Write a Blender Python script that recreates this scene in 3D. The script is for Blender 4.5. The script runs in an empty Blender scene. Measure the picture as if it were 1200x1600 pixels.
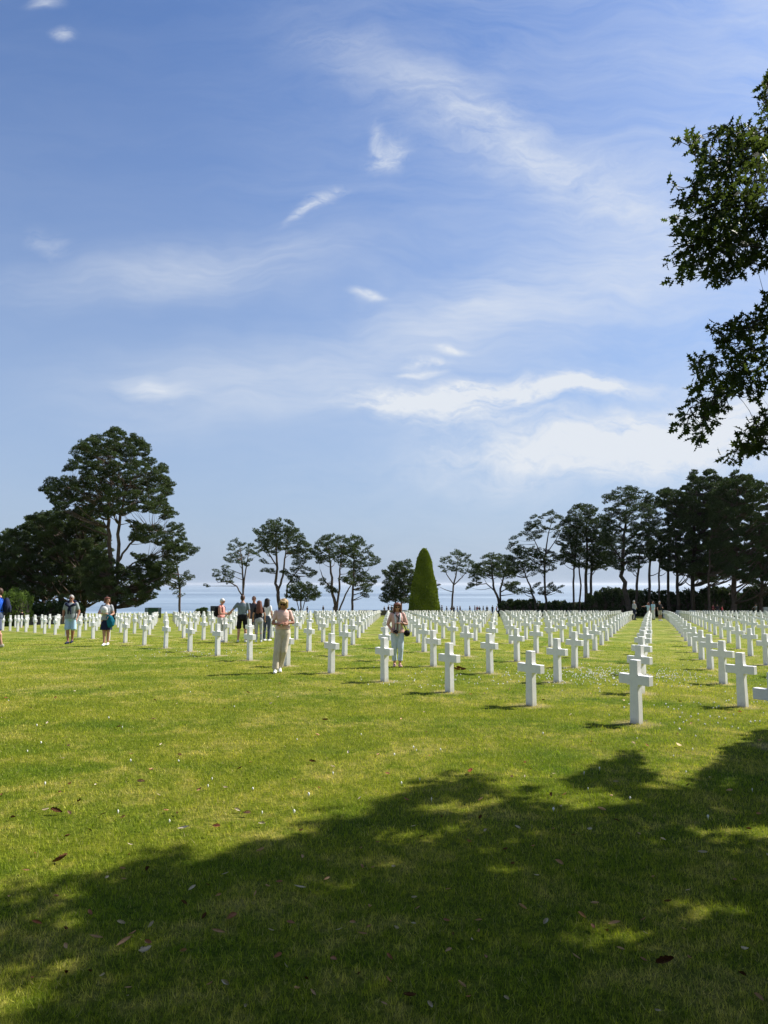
import bpy, bmesh, math, random
import numpy as np
from mathutils import Vector, Matrix, Euler

R = math.radians
scene = bpy.context.scene
COL = scene.collection
rng = np.random.default_rng(7)
random.seed(7)

# ------------------------------------------------------------------ camera
F = 1155.0                      # focal length in photo pixels (1200 x 1600)
PITCH = math.atan(112 / F)      # sea horizon stands at photo row 912
S = 1.09                        # metres per survey unit
CH = 1.68 * S
cam_d = bpy.data.cameras.new('camera')
cam = bpy.data.objects.new('camera', cam_d)
COL.objects.link(cam)
cam_d.sensor_fit = 'VERTICAL'
cam_d.sensor_height = 36
cam_d.lens = F / 1600 * 36
cam_d.clip_start = 0.05
cam_d.clip_end = 60000
cam.location = (0, 0, CH)
cam.rotation_euler = (math.pi / 2 + PITCH, 0, 0)
scene.camera = cam

# ------------------------------------------------------------------ light
SUN_EL, SUN_AZ = R(44), R(25)   # azimuth measured from +X towards +Y
SDIR = Vector((math.cos(SUN_EL) * math.cos(SUN_AZ), math.cos(SUN_EL) * math.sin(SUN_AZ), math.sin(SUN_EL)))
sun_d = bpy.data.lights.new('sun', 'SUN')
sun_d.energy = 5.0
sun_d.angle = R(0.53)
sun_d.color = (1.0, 0.95, 0.86)
sun = bpy.data.objects.new('sun', sun_d)
COL.objects.link(sun)
sun.rotation_euler = SDIR.to_track_quat('Z', 'Y').to_euler()

world = bpy.data.worlds.new('World')
scene.world = world
world.use_nodes = True
vs = scene.view_settings
vs.view_transform = 'Standard'
vs.look = 'None'
vs.exposure = 0.76
vs.gamma = 1.0
vs.use_curve_mapping = False
SKY_STRENGTH = 0.0955


def ray(px, py):
    x = (px - 600) / F
    z = -(py - 800) / F
    return Vector((x, math.cos(PITCH) - z * math.sin(PITCH), math.sin(PITCH) + z * math.cos(PITCH)))


def P(px, py, Y):
    d = ray(px, py)
    t = Y / d.y
    return Vector((d.x * t, Y, CH + d.z * t))


def px_size(Y):
    return Y / F


# ------------------------------------------------------------------ node helpers
class NT:
    def __init__(self, tree):
        self.t = tree
        self.n = tree.nodes
        self.l = tree.links

    def node(self, typ, **kw):
        nd = self.n.new(typ)
        for k, v in kw.items():
            setattr(nd, k, v)
        return nd

    def put(self, sock, v):
        if isinstance(v, bpy.types.NodeSocket):
            self.l.new(v, sock)
        elif v is not None:
            if hasattr(sock.default_value, '__len__') and not hasattr(v, '__len__'):
                sock.default_value = [v] * len(sock.default_value)
            elif hasattr(v, '__len__') and len(sock.default_value) == 4 and len(v) == 3:
                sock.default_value = (*v, 1)
            else:
                sock.default_value = v

    def math(self, op, a, b=None, c=None, clamp=False):
        m = self.node('ShaderNodeMath', operation=op, use_clamp=clamp)
        self.put(m.inputs[0], a)
        if b is not None: self.put(m.inputs[1], b)
        if c is not None: self.put(m.inputs[2], c)
        return m.outputs[0]

    def vmath(self, op, a, b=None, scale=None):
        m = self.node('ShaderNodeVectorMath', operation=op)
        self.put(m.inputs[0], a)
        if b is not None: self.put(m.inputs[1], b)
        if scale is not None: self.put(m.inputs[3], scale)
        return m.outputs['Value'] if op in ('LENGTH', 'DOT_PRODUCT', 'DISTANCE') else m.outputs[0]

    def noise(self, vec, scale, detail=3, rough=0.5, dist=0.0, out='Fac'):
        m = self.node('ShaderNodeTexNoise')
        if vec is not None: self.put(m.inputs['Vector'], vec)
        m.inputs['Scale'].default_value = scale
        m.inputs['Detail'].default_value = detail
        m.inputs['Roughness'].default_value = rough
        m.inputs['Distortion'].default_value = dist
        return m.outputs[out]

    def maprange(self, v, a, b, c=0.0, d=1.0, smooth=False):
        m = self.node('ShaderNodeMapRange')
        if smooth: m.interpolation_type = 'SMOOTHSTEP'
        self.put(m.inputs[0], v)
        for k, q in zip((1, 2, 3, 4), (a, b, c, d)):
            self.put(m.inputs[k], q)
        return m.outputs[0]

    def mix(self, f, a, b, blend='MIX'):
        m = self.node('ShaderNodeMix', data_type='RGBA', blend_type=blend)
        self.put(m.inputs[0], f)
        self.put(m.inputs[6], a)
        self.put(m.inputs[7], b)
        return m.outputs[2]

    def mapping(self, vec, loc=(0, 0, 0), rot=(0, 0, 0), scale=(1, 1, 1), typ='POINT'):
        m = self.node('ShaderNodeMapping', vector_type=typ)
        self.put(m.inputs[0], vec)
        m.inputs[1].default_value = loc
        m.inputs[2].default_value = rot
        m.inputs[3].default_value = scale
        return m.outputs[0]


# ------------------------------------------------------------------ sky
def build_sky():
    T = NT(world.node_tree)
    T.n.clear()
    out = T.node('ShaderNodeOutputWorld')
    bg = T.node('ShaderNodeBackground')
    sky = T.node('ShaderNodeTexSky', sky_type='NISHITA')
    sky.sun_disc = False
    sky.sun_elevation = SUN_EL
    # rotation 0 puts the sun towards +Y, positive turns towards +X
    sky.sun_rotation = math.pi / 2 - SUN_AZ
    sky.altitude = 50
    sky.air_density = 1.0
    sky.dust_density = 0.9
    sky.ozone_density = 2.4
    tc = T.node('ShaderNodeTexCoord')
    sep = T.node('ShaderNodeSeparateXYZ')
    T.l.new(tc.outputs['Generated'], sep.inputs[0])
    # chart of the sky: direction -> (x, z) on the plane y = 1
    yy = T.math('MAXIMUM', sep.outputs[1], 0.05)
    u = T.math('DIVIDE', sep.outputs[0], yy)
    v = T.math('DIVIDE', sep.outputs[2], yy)
    comb = T.node('ShaderNodeCombineXYZ')
    T.l.new(u, comb.inputs[0]); T.l.new(v, comb.inputs[1])
    uv = comb.outputs[0]
    warp = T.noise(uv, 5.0, 3, 0.55, 0.0, 'Color')
    warped = T.vmath('ADD', uv, T.vmath('SCALE', T.vmath('SUBTRACT', warp, (0.5, 0.5, 0.5)), None, 0.10))
    warp2 = T.noise(uv, 22.0, 4, 0.6, 0.0, 'Color')
    fine = T.vmath('ADD', warped, T.vmath('SCALE', T.vmath('SUBTRACT', warp2, (0.5, 0.5, 0.5)), None, 0.045))
    streak = T.noise(T.mapping(fine, rot=(0, 0, R(-40)), scale=(22.0, 62, 1)), 1.0, 9, 0.70, 0.8)
    puff = T.noise(T.mapping(fine, scale=(13, 40, 1)), 1.0, 10, 0.68, 0.3)
    fibre = T.noise(T.mapping(fine, rot=(0, 0, R(24)), scale=(6.0, 34, 1)), 1.0, 10, 0.72, 0.6)
    streak2 = T.noise(T.mapping(warped, rot=(0, 0, R(-9)), scale=(5, 34, 1)), 1.0, 7, 0.68, 0.5)
    band = T.noise(T.mapping(warped, rot=(0, 0, R(14)), scale=(3.4, 16, 1)), 1.0, 9, 0.70, 0.5)
    

    def blob(px, py, rx, ry, rot, tex, lo, hi, amt):
        d = ray(px, py)
        sc = 1 / d.y
        m = T.mapping(warped, loc=(d.x / d.y, d.z / d.y, 0), rot=(0, 0, R(rot)),
                      scale=(rx / F * sc, ry / F * sc, 1), typ='TEXTURE')
        ln = T.vmath('LENGTH', m)
        fall = T.maprange(ln, 0.0, 1.0, 1.0, 0.0, smooth=True)
        tx = T.maprange(T.math('ADD', tex, T.math('MULTIPLY', fall, 0.20)), lo, hi, 0, 1)
        return T.math('MULTIPLY', T.math('MULTIPLY', tx, fall), amt)

    blobs = [
        blob(604, 236, 62, 40, 10, streak, .44, .88, 0.85), blob(588, 208, 22, 44, 12, streak, .44, .88, 0.5),
        blob(504, 308, 62, 28, 30, streak, .44, .88, 0.8), blob(474, 332, 52, 13, 40, streak, .40, .85, 0.6),
        blob(575, 467, 50, 13, -3, puff, .44, .80, 0.9),
        blob(105, 55, 34, 22, -15, puff, .42, .80, 0.75),
        blob(65, 2, 46, 18, 0, puff, .42, .80, 0.6),
        blob(690, 160, 420, 88, -27, fibre, .38, .88, 0.52),
        blob(940, 290, 420, 130, -22, fibre, .32, .90, 0.50),
        blob(300, 420, 460, 80, 5, streak2, .30, .95, 0.60),
        blob(75, 370, 60, 34, -30, streak, .46, .86, 0.35),
        blob(235, 618, 90, 26, -8, streak2, .36, .88, 0.75),
        blob(702, 541, 44, 13, 5, puff, .42, .78, 1.0), blob(675, 563, 66, 15, 3, puff, .46, .80, 0.85), blob(660, 579, 60, 9, 0, puff, .44, .80, 0.7),
        blob(680, 632, 230, 60, 0, puff, .42, .74, 1.3),
        blob(860, 606, 260, 34, 2, puff, .42, .70, 1.35),
        blob(920, 705, 420, 92, 4, puff, .36, .78, 1.25),
        blob(1120, 670, 330, 100, 8, puff, .32, .80, 1.05),
        blob(720, 490, 330, 90, 20, band, .34, .90, 0.48),
        blob(430, 600, 560, 120, 5, streak2, .22, .95, 0.60),
        blob(960, 420, 460, 170, 12, streak2, .25, .95, 0.50),
    ]
    acc = blobs[0]
    for b in blobs[1:]:
        acc = T.math('ADD', acc, b)
    # thin high veil everywhere, denser towards the sun side
    veil = T.math('MULTIPLY', T.maprange(band, .35, .75, 0.0, 1.0), T.maprange(u, -0.3, 0.6, 0.05, 0.46))
    acc = T.math('MINIMUM', T.math('ADD', acc, veil), 1.0)
    front = T.maprange(sep.outputs[1], 0.05, 0.3, 0, 1)
    acc = T.math('MULTIPLY', acc, front)
    # unseen broken cloud behind and overhead, added to fill the shaded faces
    dome = T.maprange(T.noise(tc.outputs['Generated'], 2.6, 6, .6, .4), .46, .62, 0.0, 0.85)
    acc = T.math('MAXIMUM', acc, T.math('MULTIPLY', dome, T.maprange(sep.outputs[1], -0.25, 0.10, 1.0, 0.0)))
    lowhaze = T.maprange(sep.outputs[2], 0.0, 0.62, 1.0, 0.0)
    lowhaze = T.math('MULTIPLY', T.math('POWER', lowhaze, 1.15), 0.92)
    skyc = sky.outputs[0]
    hs = T.node('ShaderNodeHueSaturation')
    hs.inputs['Saturation'].default_value = 1.0
    T.l.new(skyc, hs.inputs['Color'])
    base = T.mix(1.0, hs.outputs[0], (0.68, 0.80, 1.0, 1), 'MULTIPLY')
    hazed = T.mix(lowhaze, base, (2.55, 3.15, 4.15, 1))
    cl = T.mix(acc, hazed, (4.75, 5.05, 5.5, 1))
    T.l.new(cl, bg.inputs[0])
    bg.inputs[1].default_value = SKY_STRENGTH
    T.l.new(bg.outputs[0], out.inputs[0])


build_sky()


# ------------------------------------------------------------------ object helpers
def tag(o, label=None, cat=None, group=None, kind=None):
    if label: o['label'] = label
    if cat: o['category'] = cat
    if group: o['group'] = group
    if kind: o['kind'] = kind
    return o


def empty(name, loc, label, cat, group=None, rz=0.0, kind=None):
    o = bpy.data.objects.new(name, None)
    o.empty_display_size = 0.2
    o.location = loc
    o.rotation_euler = (0, 0, rz)
    COL.objects.link(o)
    return tag(o, label, cat, group, kind)


def link_mesh(name, me, mats, parent=None, smooth=False):
    if not isinstance(mats, (list, tuple)): mats = [mats]
    for m in mats: me.materials.append(m)
    if smooth: me.polygons.foreach_set('use_smooth', [True] * len(me.polygons))
    o = bpy.data.objects.new(name, me)
    COL.objects.link(o)
    if parent: o.parent = parent
    return o


def mesh_np(name, verts, faces, mats, parent=None, smooth=False, rnd=None, rnd_name='rnd'):
    """verts (n,3); faces (m,k) all the same size k."""
    verts = np.asarray(verts, dtype=np.float32)
    faces = np.asarray(faces, dtype=np.int32)
    m, k = faces.shape
    me = bpy.data.meshes.new(name)
    me.vertices.add(len(verts))
    me.vertices.foreach_set('co', verts.ravel())
    me.loops.add(m * k)
    me.loops.foreach_set('vertex_index', faces.ravel())
    me.polygons.add(m)
    me.polygons.foreach_set('loop_start', np.arange(0, m * k, k, dtype=np.int32))
    me.update(calc_edges=True)
    if rnd is not None:
        a = me.attributes.new(rnd_name, 'FLOAT', 'POINT')
        a.data.foreach_set('value', np.asarray(rnd, dtype=np.float32))
    me.validate()
    return link_mesh(name, me, mats, parent, smooth)


class MB:
    """collects simple closed solids, builds ONE mesh"""
    def __init__(self):
        self.v = []
        self.f = []

    def add(self, vs, fs):
        n = len(self.v)
        self.v += [tuple(v) for v in vs]
        self.f += [tuple(i + n for i in f) for f in fs]

    def box(self, c, s, rz=0.0, taper=1.0):
        c = Vector(c)
        M = Matrix.Rotation(rz, 3, 'Z')
        vs = []
        for z in (-1, 1):
            k = taper if z > 0 else 1
            for x, y in ((-1, -1), (1, -1), (1, 1), (-1, 1)):
                vs.append(c + M @ Vector((x * s[0] / 2 * k, y * s[1] / 2 * k, z * s[2] / 2)))
        self.add(vs, [(3, 2, 1, 0), (4, 5, 6, 7), (0, 1, 5, 4), (1, 2, 6, 5), (2, 3, 7, 6), (3, 0, 4, 7)])

    def tube(self, pts, rad, seg=7):
        pts = [Vector(p) for p in pts]
        n = len(pts)
        rings = []
        prev = None
        for i, p in enumerate(pts):
            d = (pts[min(i + 1, n - 1)] - pts[max(i - 1, 0)])
            if d.length < 1e-9: d = Vector((0, 0, 1))
            d.normalize()
            a = prev if prev is not None else (Vector((1, 0, 0)) if abs(d.x) < .9 else Vector((0, 1, 0)))
            x = (a - d * a.dot(d)).normalized()
            prev = x
            y = d.cross(x)
            r = rad[i] if hasattr(rad, '__len__') else rad
            rings.append([p + (x * math.cos(t) + y * math.sin(t)) * r for t in (2 * math.pi * k / seg for k in range(seg))])
        vs = [v for r in rings for v in r]
        fs = []
        for i in range(n - 1):
            for k in range(seg):
                a = i * seg + k; b = i * seg + (k + 1) % seg
                fs.append((a, b, b + seg, a + seg))
        fs.append(tuple(reversed(range(seg))))
        fs.append(tuple((n - 1) * seg + k for k in range(seg)))
        self.add(vs, fs)

    def capsule(self, p0, r0, p1, r1, seg=10, flat=1.0, flat_axis=None):
        """closed round cone; flat squeezes it along flat_axis"""
        p0 = Vector(p0); p1 = Vector(p1)
        d = p1 - p0
        L = max(d.length, 1e-5)
        d = d / L
        fa = Vector(flat_axis) if flat_axis is not None else (Vector((0, 1, 0)) if abs(d.y) < .9 else Vector((1, 0, 0)))
        y = (fa - d * fa.dot(d))
        y = y.normalized() if y.length > 1e-6 else d.orthogonal().normalized()
        x = y.cross(d)
        prof = []
        for k in range(0, 4):
            t = math.pi / 2 * (1 - k / 3)
            prof.append((-r0 * math.sin(t), r0 * math.cos(t)))
        for k in range(0, 4):
            t = math.pi / 2 * k / 3
            prof.append((L + r1 * math.sin(t), r1 * math.cos(t)))
        vs = []; fs = []
        vs.append(p0 - d * r0)
        for h, r in prof[1:-1]:
            for k in range(seg):
                t = 2 * math.pi * k / seg
                vs.append(p0 + d * h + x * math.cos(t) * r + y * math.sin(t) * r * flat)
        vs.append(p1 + d * r1)
        nr = len(prof) - 2
        for k in range(seg):
            fs.append((0, 1 + (k + 1) % seg, 1 + k))
        for i in range(nr - 1):
            for k in range(seg):
                a = 1 + i * seg + k; b = 1 + i * seg + (k + 1) % seg
                fs.append((a, b, b + seg, a + seg))
        e = 1 + nr * seg
        for k in range(seg):
            fs.append((e, 1 + (nr - 1) * seg + k, 1 + (nr - 1) * seg + (k + 1) % seg))
        self.add(vs, fs)

    def ellipsoid(self, c, r, rot=None, seg=14, rings=9):
        c = Vector(c)
        M = rot if rot is not None else Matrix.Identity(3)
        vs = [c + M @ Vector((0, 0, -r[2]))]
        for i in range(1, rings):
            ph = -math.pi / 2 + math.pi * i / rings
            for k in range(seg):
                t = 2 * math.pi * k / seg
                vs.append(c + M @ Vector((r[0] * math.cos(ph) * math.cos(t), r[1] * math.cos(ph) * math.sin(t), r[2] * math.sin(ph))))
        vs.append(c + M @ Vector((0, 0, r[2])))
        fs = [(0, 1 + (k + 1) % seg, 1 + k) for k in range(seg)]
        for i in range(rings - 2):
            for k in range(seg):
                a = 1 + i * seg + k; b = 1 + i * seg + (k + 1) % seg
                fs.append((a, b, b + seg, a + seg))
        e = len(vs) - 1; q = 1 + (rings - 2) * seg
        fs += [(e, q + k, q + (k + 1) % seg) for k in range(seg)]
        self.add(vs, fs)

    def loft(self, rings, seg=18):
        """rings: (x, y, z, rx, ry[, wobble]) ellipses, closed at both ends"""
        vs = []; fs = []
        for rg in rings:
            x, y, z, rx, ry = rg[:5]
            w = rg[5] if len(rg) > 5 else 0
            for k in range(seg):
                t = 2 * math.pi * k / seg
                q = 1 + w * math.sin(t * 5 + z * 9) * .5 + w * math.sin(t * 3 - z * 14) * .5
                vs.append((x + rx * q * math.cos(t), y + ry * q * math.sin(t), z))
        for i in range(len(rings) - 1):
            for k in range(seg):
                a = i * seg + k; b = i * seg + (k + 1) % seg
                fs.append((a, b, b + seg, a + seg))
        fs.append(tuple(reversed(range(seg))))
        fs.append(tuple((len(rings) - 1) * seg + k for k in range(seg)))
        self.add(vs, fs)

    def mesh(self, name):
        me = bpy.data.meshes.new(name)
        me.from_pydata(self.v, [], self.f)
        me.update()
        return me

    def build(self, name, mat, parent=None, smooth=False, voxel=None, relax=4):
        me = self.mesh(name)
        if voxel:
            tmp = bpy.data.objects.new('tmp', me)
            COL.objects.link(tmp)
            md = tmp.modifiers.new('r', 'REMESH'); md.mode = 'VOXEL'; md.voxel_size = voxel
            ms = tmp.modifiers.new('s', 'SMOOTH'); ms.factor = .5; ms.iterations = relax
            dg = bpy.context.evaluated_depsgraph_get()
            me2 = bpy.data.meshes.new_from_object(tmp.evaluated_get(dg))
            bpy.data.objects.remove(tmp)
            bpy.data.meshes.remove(me)
            me = me2
            me.name = name
            smooth = True
        return link_mesh(name, me, mat, parent, smooth)


def simple_mat(name, col, rough=0.7, var=0.12, scale=8.0, bump=0.0, bscale=60.0, spec=0.3, metallic=0.0, coords='Object'):
    m = bpy.data.materials.new(name)
    m.use_nodes = True
    T = NT(m.node_tree)
    b = T.n['Principled BSDF']
    tc = T.node('ShaderNodeTexCoord')
    vec = tc.outputs[coords]
    n = T.noise(vec, scale, 4, 0.6)
    f = T.maprange(n, 0.3, 0.7, 0, 1)
    dark = tuple(c * (1 - var) for c in col)
    lite = tuple(min(1, c * (1 + var)) for c in col)
    T.l.new(T.mix(f, dark, lite), b.inputs['Base Color'])
    b.inputs['Roughness'].default_value = rough
    b.inputs['Specular IOR Level'].default_value = spec
    b.inputs['Metallic'].default_value = metallic
    if bump:
        bp = T.node('ShaderNodeBump')
        bp.inputs['Strength'].default_value = bump
        bp.inputs['Distance'].default_value = 0.01
        T.l.new(T.noise(vec, bscale, 4, 0.6), bp.inputs['Height'])
        T.l.new(bp.outputs[0], b.inputs['Normal'])
    return m


# ------------------------------------------------------------------ terrain
def sstep(a, b, x):
    t = min(1, max(0, (x - a) / (b - a)))
    return t * t * (3 - 2 * t)


CLIFF = 172.0


def gz(x, y):
    X = x / S; Y = y / S
    Yc = max(Y, 0)
    if Yc <= 46: zy = -.0079 * Yc - .000251 * Yc * Yc
    else: zy = -.8945 - .033 * (Yc - 46)
    if X < 0:
        Xc = max(X, -45)
        g = -.0119 * Xc - .000895 * Xc * Xc - (0.068 * (Xc - X))
        g = max(g, -3)
        fade = 1 - sstep(45, 85, Y)
    else:
        Xc = min(X, 10)
        g = -.0119 * Xc - .000895 * Xc * Xc
        fade = 1 - sstep(22, 60, Y)
    z = (zy + g * fade) * S
    if y > CLIFF:
        z -= min(60, (y - CLIFF) * 1.1 + 0)
    return z


def ground_pt(px, py):
    d = ray(px, py)
    t = 0.5
    prev = t
    while t < 400:
        p = Vector((0, 0, CH)) + d * t
        if p.z <= gz(p.x, p.y): break
        prev = t
        t *= 1.02
    lo, hi = prev, t
    for _ in range(40):
        mid = (lo + hi) / 2
        p = Vector((0, 0, CH)) + d * mid
        if p.z <= gz(p.x, p.y): hi = mid
        else: lo = mid
    p = Vector((0, 0, CH)) + d * hi
    return Vector((p.x, p.y, gz(p.x, p.y)))


def project(p):
    X, Y, Z = p[0], p[1], p[2] - CH
    d = Y * math.cos(PITCH) + Z * math.sin(PITCH)
    u = -Y * math.sin(PITCH) + Z * math.cos(PITCH)
    if d <= 0.01: return (1e6, 1e6)
    return (600 + F * X / d, 800 - F * u / d)


# lattice of the graves
PHI = R(52.06)
ORG = Vector((3.3279 * S, 9.965 * S))
AV = Vector((-math.cos(PHI), math.sin(PHI))) * 1.8001 * S
CV = Vector((math.sin(PHI), math.cos(PHI))) * 2.8489 * S


def lawn_color(T, pos, blade=False):
    """colour of the mown lawn from world position"""
    sep = T.node('ShaderNodeSeparateXYZ'); T.l.new(pos, sep.inputs[0])
    flat = T.node('ShaderNodeCombineXYZ'); T.l.new(sep.outputs[0], flat.inputs[0]); T.l.new(sep.outputs[1], flat.inputs[1])
    p = flat.outputs[0]
    big = T.noise(p, 0.22, 4, 0.6, 0.6)
    mid = T.noise(p, 0.9, 5, 0.65, 0.4)
    sml = T.noise(p, 5.0, 5, 0.7)
    green = (0.168, 0.240, 0.020)
    lush = (0.105, 0.178, 0.014)
    yellow = (0.340, 0.340, 0.045)
    straw = (0.46, 0.40, 0.15)
    c = T.mix(T.maprange(mid, .36, .64), lush, green)
    c = T.mix(T.math('MULTIPLY', T.maprange(T.math('ADD', T.math('MULTIPLY', big, .6), T.math('MULTIPLY', mid, .4)), .40, .66), 0.80), c, yellow)
    c = T.mix(T.math('MULTIPLY', T.maprange(T.math('ADD', mid, T.math('MULTIPLY', sml, .45)), .72, .92), 0.55), c, straw)
    # fine mottling of the sward
    c = T.mix(T.maprange(sml, .34, .62), T.mix(1.0, c, (0.66, 0.76, 0.62), 'MULTIPLY'), T.mix(1.0, c, (1.22, 1.16, 1.2), 'MULTIPLY'))
    grit = T.noise(p, 19.0, 3, 0.65)
    c = T.mix(T.maprange(grit, .36, .60), T.mix(1.0, c, (0.68, 0.74, 0.66), 'MULTIPLY'), T.mix(1.0, c, (1.22, 1.18, 1.2), 'MULTIPLY'))
    # mowing stripes, faint
    st = T.noise(T.mapping(p, rot=(0, 0, -PHI + R(90)), scale=(0.03, 0.9, 1)), 1.0, 2, 0.5)
    c = T.mix(T.maprange(st, .40, .60, 0.0, 0.35), c, (0.26, 0.29, 0.024))
    # dry turf round the foot of every marker
    rel = T.vmath('SUBTRACT', p, (ORG.x, ORG.y, 0))
    a2 = AV.length_squared; c2 = CV.length_squared
    i_ = T.vmath('DOT_PRODUCT', rel, (AV.x / a2, AV.y / a2, 0))
    j_ = T.vmath('DOT_PRODUCT', rel, (CV.x / c2, CV.y / c2, 0))
    fi = T.math('MULTIPLY', T.math('SUBTRACT', i_, T.math('ROUND', i_)), AV.length)
    fj = T.math('MULTIPLY', T.math('SUBTRACT', j_, T.math('ROUND', j_)), CV.length)
    dist = T.math('SQRT', T.math('ADD', T.math('MULTIPLY', fi, fi), T.math('MULTIPLY', fj, fj)))
    dist = T.math('ADD', dist, T.math('MULTIPLY', T.math('SUBTRACT', T.noise(p, 3.0, 4, .6), .5), 0.35))
    ring = T.maprange(dist, 0.16, 0.42, 1.0, 0.0, smooth=True)
    infield = T.maprange(j_, -0.5, -0.4, 0.0, 1.0)
    infield = T.math('MULTIPLY', infield, T.maprange(i_, -2.6, -2.5, 0.0, 1.0))
    c = T.mix(T.math('MULTIPLY', T.math('MULTIPLY', ring, infield), 0.80), c, (0.44, 0.39, 0.18))
    return c, p, sml


def ground_material():
    m = bpy.data.materials.new('lawn_turf')
    m.use_nodes = True
    T = NT(m.node_tree)
    b = T.n['Principled BSDF']
    geo = T.node('ShaderNodeNewGeometry')
    c, p, sml = lawn_color(T, geo.outputs['Position'])
    fine = T.noise(p, 38.0, 4, 0.7)
    c = T.mix(T.maprange(fine, .3, .7, 0.0, 1.0), T.mix(1.0, c, (0.62, 0.66, 0.6), 'MULTIPLY'), T.mix(1.0, c, (1.28, 1.24, 1.25), 'MULTIPLY'))
    # turf colour is multiplied darker under the standing blades of the near lawn
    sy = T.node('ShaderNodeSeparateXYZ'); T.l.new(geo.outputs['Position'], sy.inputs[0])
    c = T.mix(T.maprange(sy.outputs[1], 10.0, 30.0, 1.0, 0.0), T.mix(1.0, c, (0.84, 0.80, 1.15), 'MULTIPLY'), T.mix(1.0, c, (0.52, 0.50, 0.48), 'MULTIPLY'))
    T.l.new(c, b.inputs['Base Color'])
    b.inputs['Roughness'].default_value = 0.9
    b.inputs['Specular IOR Level'].default_value = 0.05
    bp = T.node('ShaderNodeBump')
    bp.inputs['Strength'].default_value = 0.7
    bp.inputs['Distance'].default_value = 0.03
    T.l.new(T.math('ADD', T.noise(p, 22.0, 5, 0.7), T.math('MULTIPLY', T.noise(p, 2.0, 3, .5), 1.2)), bp.inputs['Height'])
    T.l.new(bp.outputs[0], b.inputs['Normal'])
    return m


def blade_material():
    m = bpy.data.materials.new('grass_blade')
    m.use_nodes = True
    T = NT(m.node_tree)
    b = T.n['Principled BSDF']
    geo = T.node('ShaderNodeNewGeometry')
    c, p, sml = lawn_color(T, geo.outputs['Position'])
    at = T.node('ShaderNodeAttribute'); at.attribute_name = 'rnd'
    r = at.outputs['Fac']
    c = T.mix(r, T.mix(1.0, c, (0.74, 0.82, 0.65), 'MULTIPLY'), T.mix(1.0, c, (2.3, 1.95, 2.1), 'MULTIPLY'))
    dry = T.maprange(r, 0.93, 0.96, 0, 0.8)
    c = T.mix(dry, c, (0.45, 0.39, 0.20))
    T.l.new(c, b.inputs['Base Color'])
    b.inputs['Roughness'].default_value = 0.6
    b.inputs['Specular IOR Level'].default_value = 0.12
    tr = T.node('ShaderNodeBsdfTranslucent')
    T.l.new(T.mix(1.0, c, (1.1, 1.2, .5), 'MULTIPLY'), tr.inputs[0])
    mx = T.node('ShaderNodeMixShader'); mx.inputs[0].default_value = 0.35
    T.l.new(b.outputs[0], mx.inputs[1]); T.l.new(tr.outputs[0], mx.inputs[2])
    T.l.new(mx.outputs[0], T.n['Material Output'].inputs[0])
    return m


M_GROUND = ground_material()
M_BLADE = blade_material()


def build_ground():
    xs = np.concatenate([np.linspace(-900, -80, 14), np.linspace(-74, 74, 100), np.linspace(80, 900, 14)])
    ys = np.concatenate([np.linspace(-300, -20, 8), np.linspace(-14, 110, 110), np.linspace(113, CLIFF, 24), np.linspace(CLIFF + 4, CLIFF + 60, 6)])
    nx, ny = len(xs), len(ys)
    V = np.array([(x, y, gz(x, y)) for y in ys for x in xs])
    fs = np.array([(j * nx + i, j * nx + i + 1, (j + 1) * nx + i + 1, (j + 1) * nx + i) for j in range(ny - 1) for i in range(nx - 1)])
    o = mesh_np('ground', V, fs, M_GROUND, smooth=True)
    tag(o, kind='structure')


def build_sea():
    m = bpy.data.materials.new('sea_water')
    m.use_nodes = True
    T = NT(m.node_tree)
    b = T.n['Principled BSDF']
    geo = T.node('ShaderNodeNewGeometry')
    pos = geo.outputs['Position']
    st = T.noise(T.mapping(pos, scale=(0.00035, 0.0016, 0)), 1.0, 5, 0.6, 0.8)
    st2 = T.noise(T.mapping(pos, scale=(0.0012, 0.012, 0)), 1.0, 4, 0.6, 0.4)
    f = T.math('ADD', T.math('MULTIPLY', st, .65), T.math('MULTIPLY', st2, .35))
    T.l.new(T.mix(T.maprange(f, .38, .62), (0.10, 0.15, 0.21), (0.27, 0.34, 0.41)), b.inputs['Base Color'])
    T.l.new(T.maprange(f, .35, .65, 0.32, 0.60), b.inputs['Roughness'])
    b.inputs['IOR'].default_value = 1.33
    bp = T.node('ShaderNodeBump')
    bp.inputs['Strength'].default_value = 0.6
    bp.inputs['Distance'].default_value = 0.6
    T.l.new(T.noise(pos, 0.12, 6, 0.65, 0.4), bp.inputs['Height'])
    T.l.new(bp.outputs[0], b.inputs['Normal'])
    z = -50.0
    ys = [150, 400, 900, 2000, 5000, 12000, 30000, 45000]
    V = []
    for y in ys:
        w = 2500 + y * 1.4
        for k in range(9):
            V.append((-w + 2 * w * k / 8, y, z))
    fs = [(j * 9 + i, j * 9 + i + 1, (j + 1) * 9 + i + 1, (j + 1) * 9 + i) for j in range(len(ys) - 1) for i in range(8)]
    tag(mesh_np('sea', V, fs, m), kind='structure')


build_ground()
build_sea()


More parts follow.
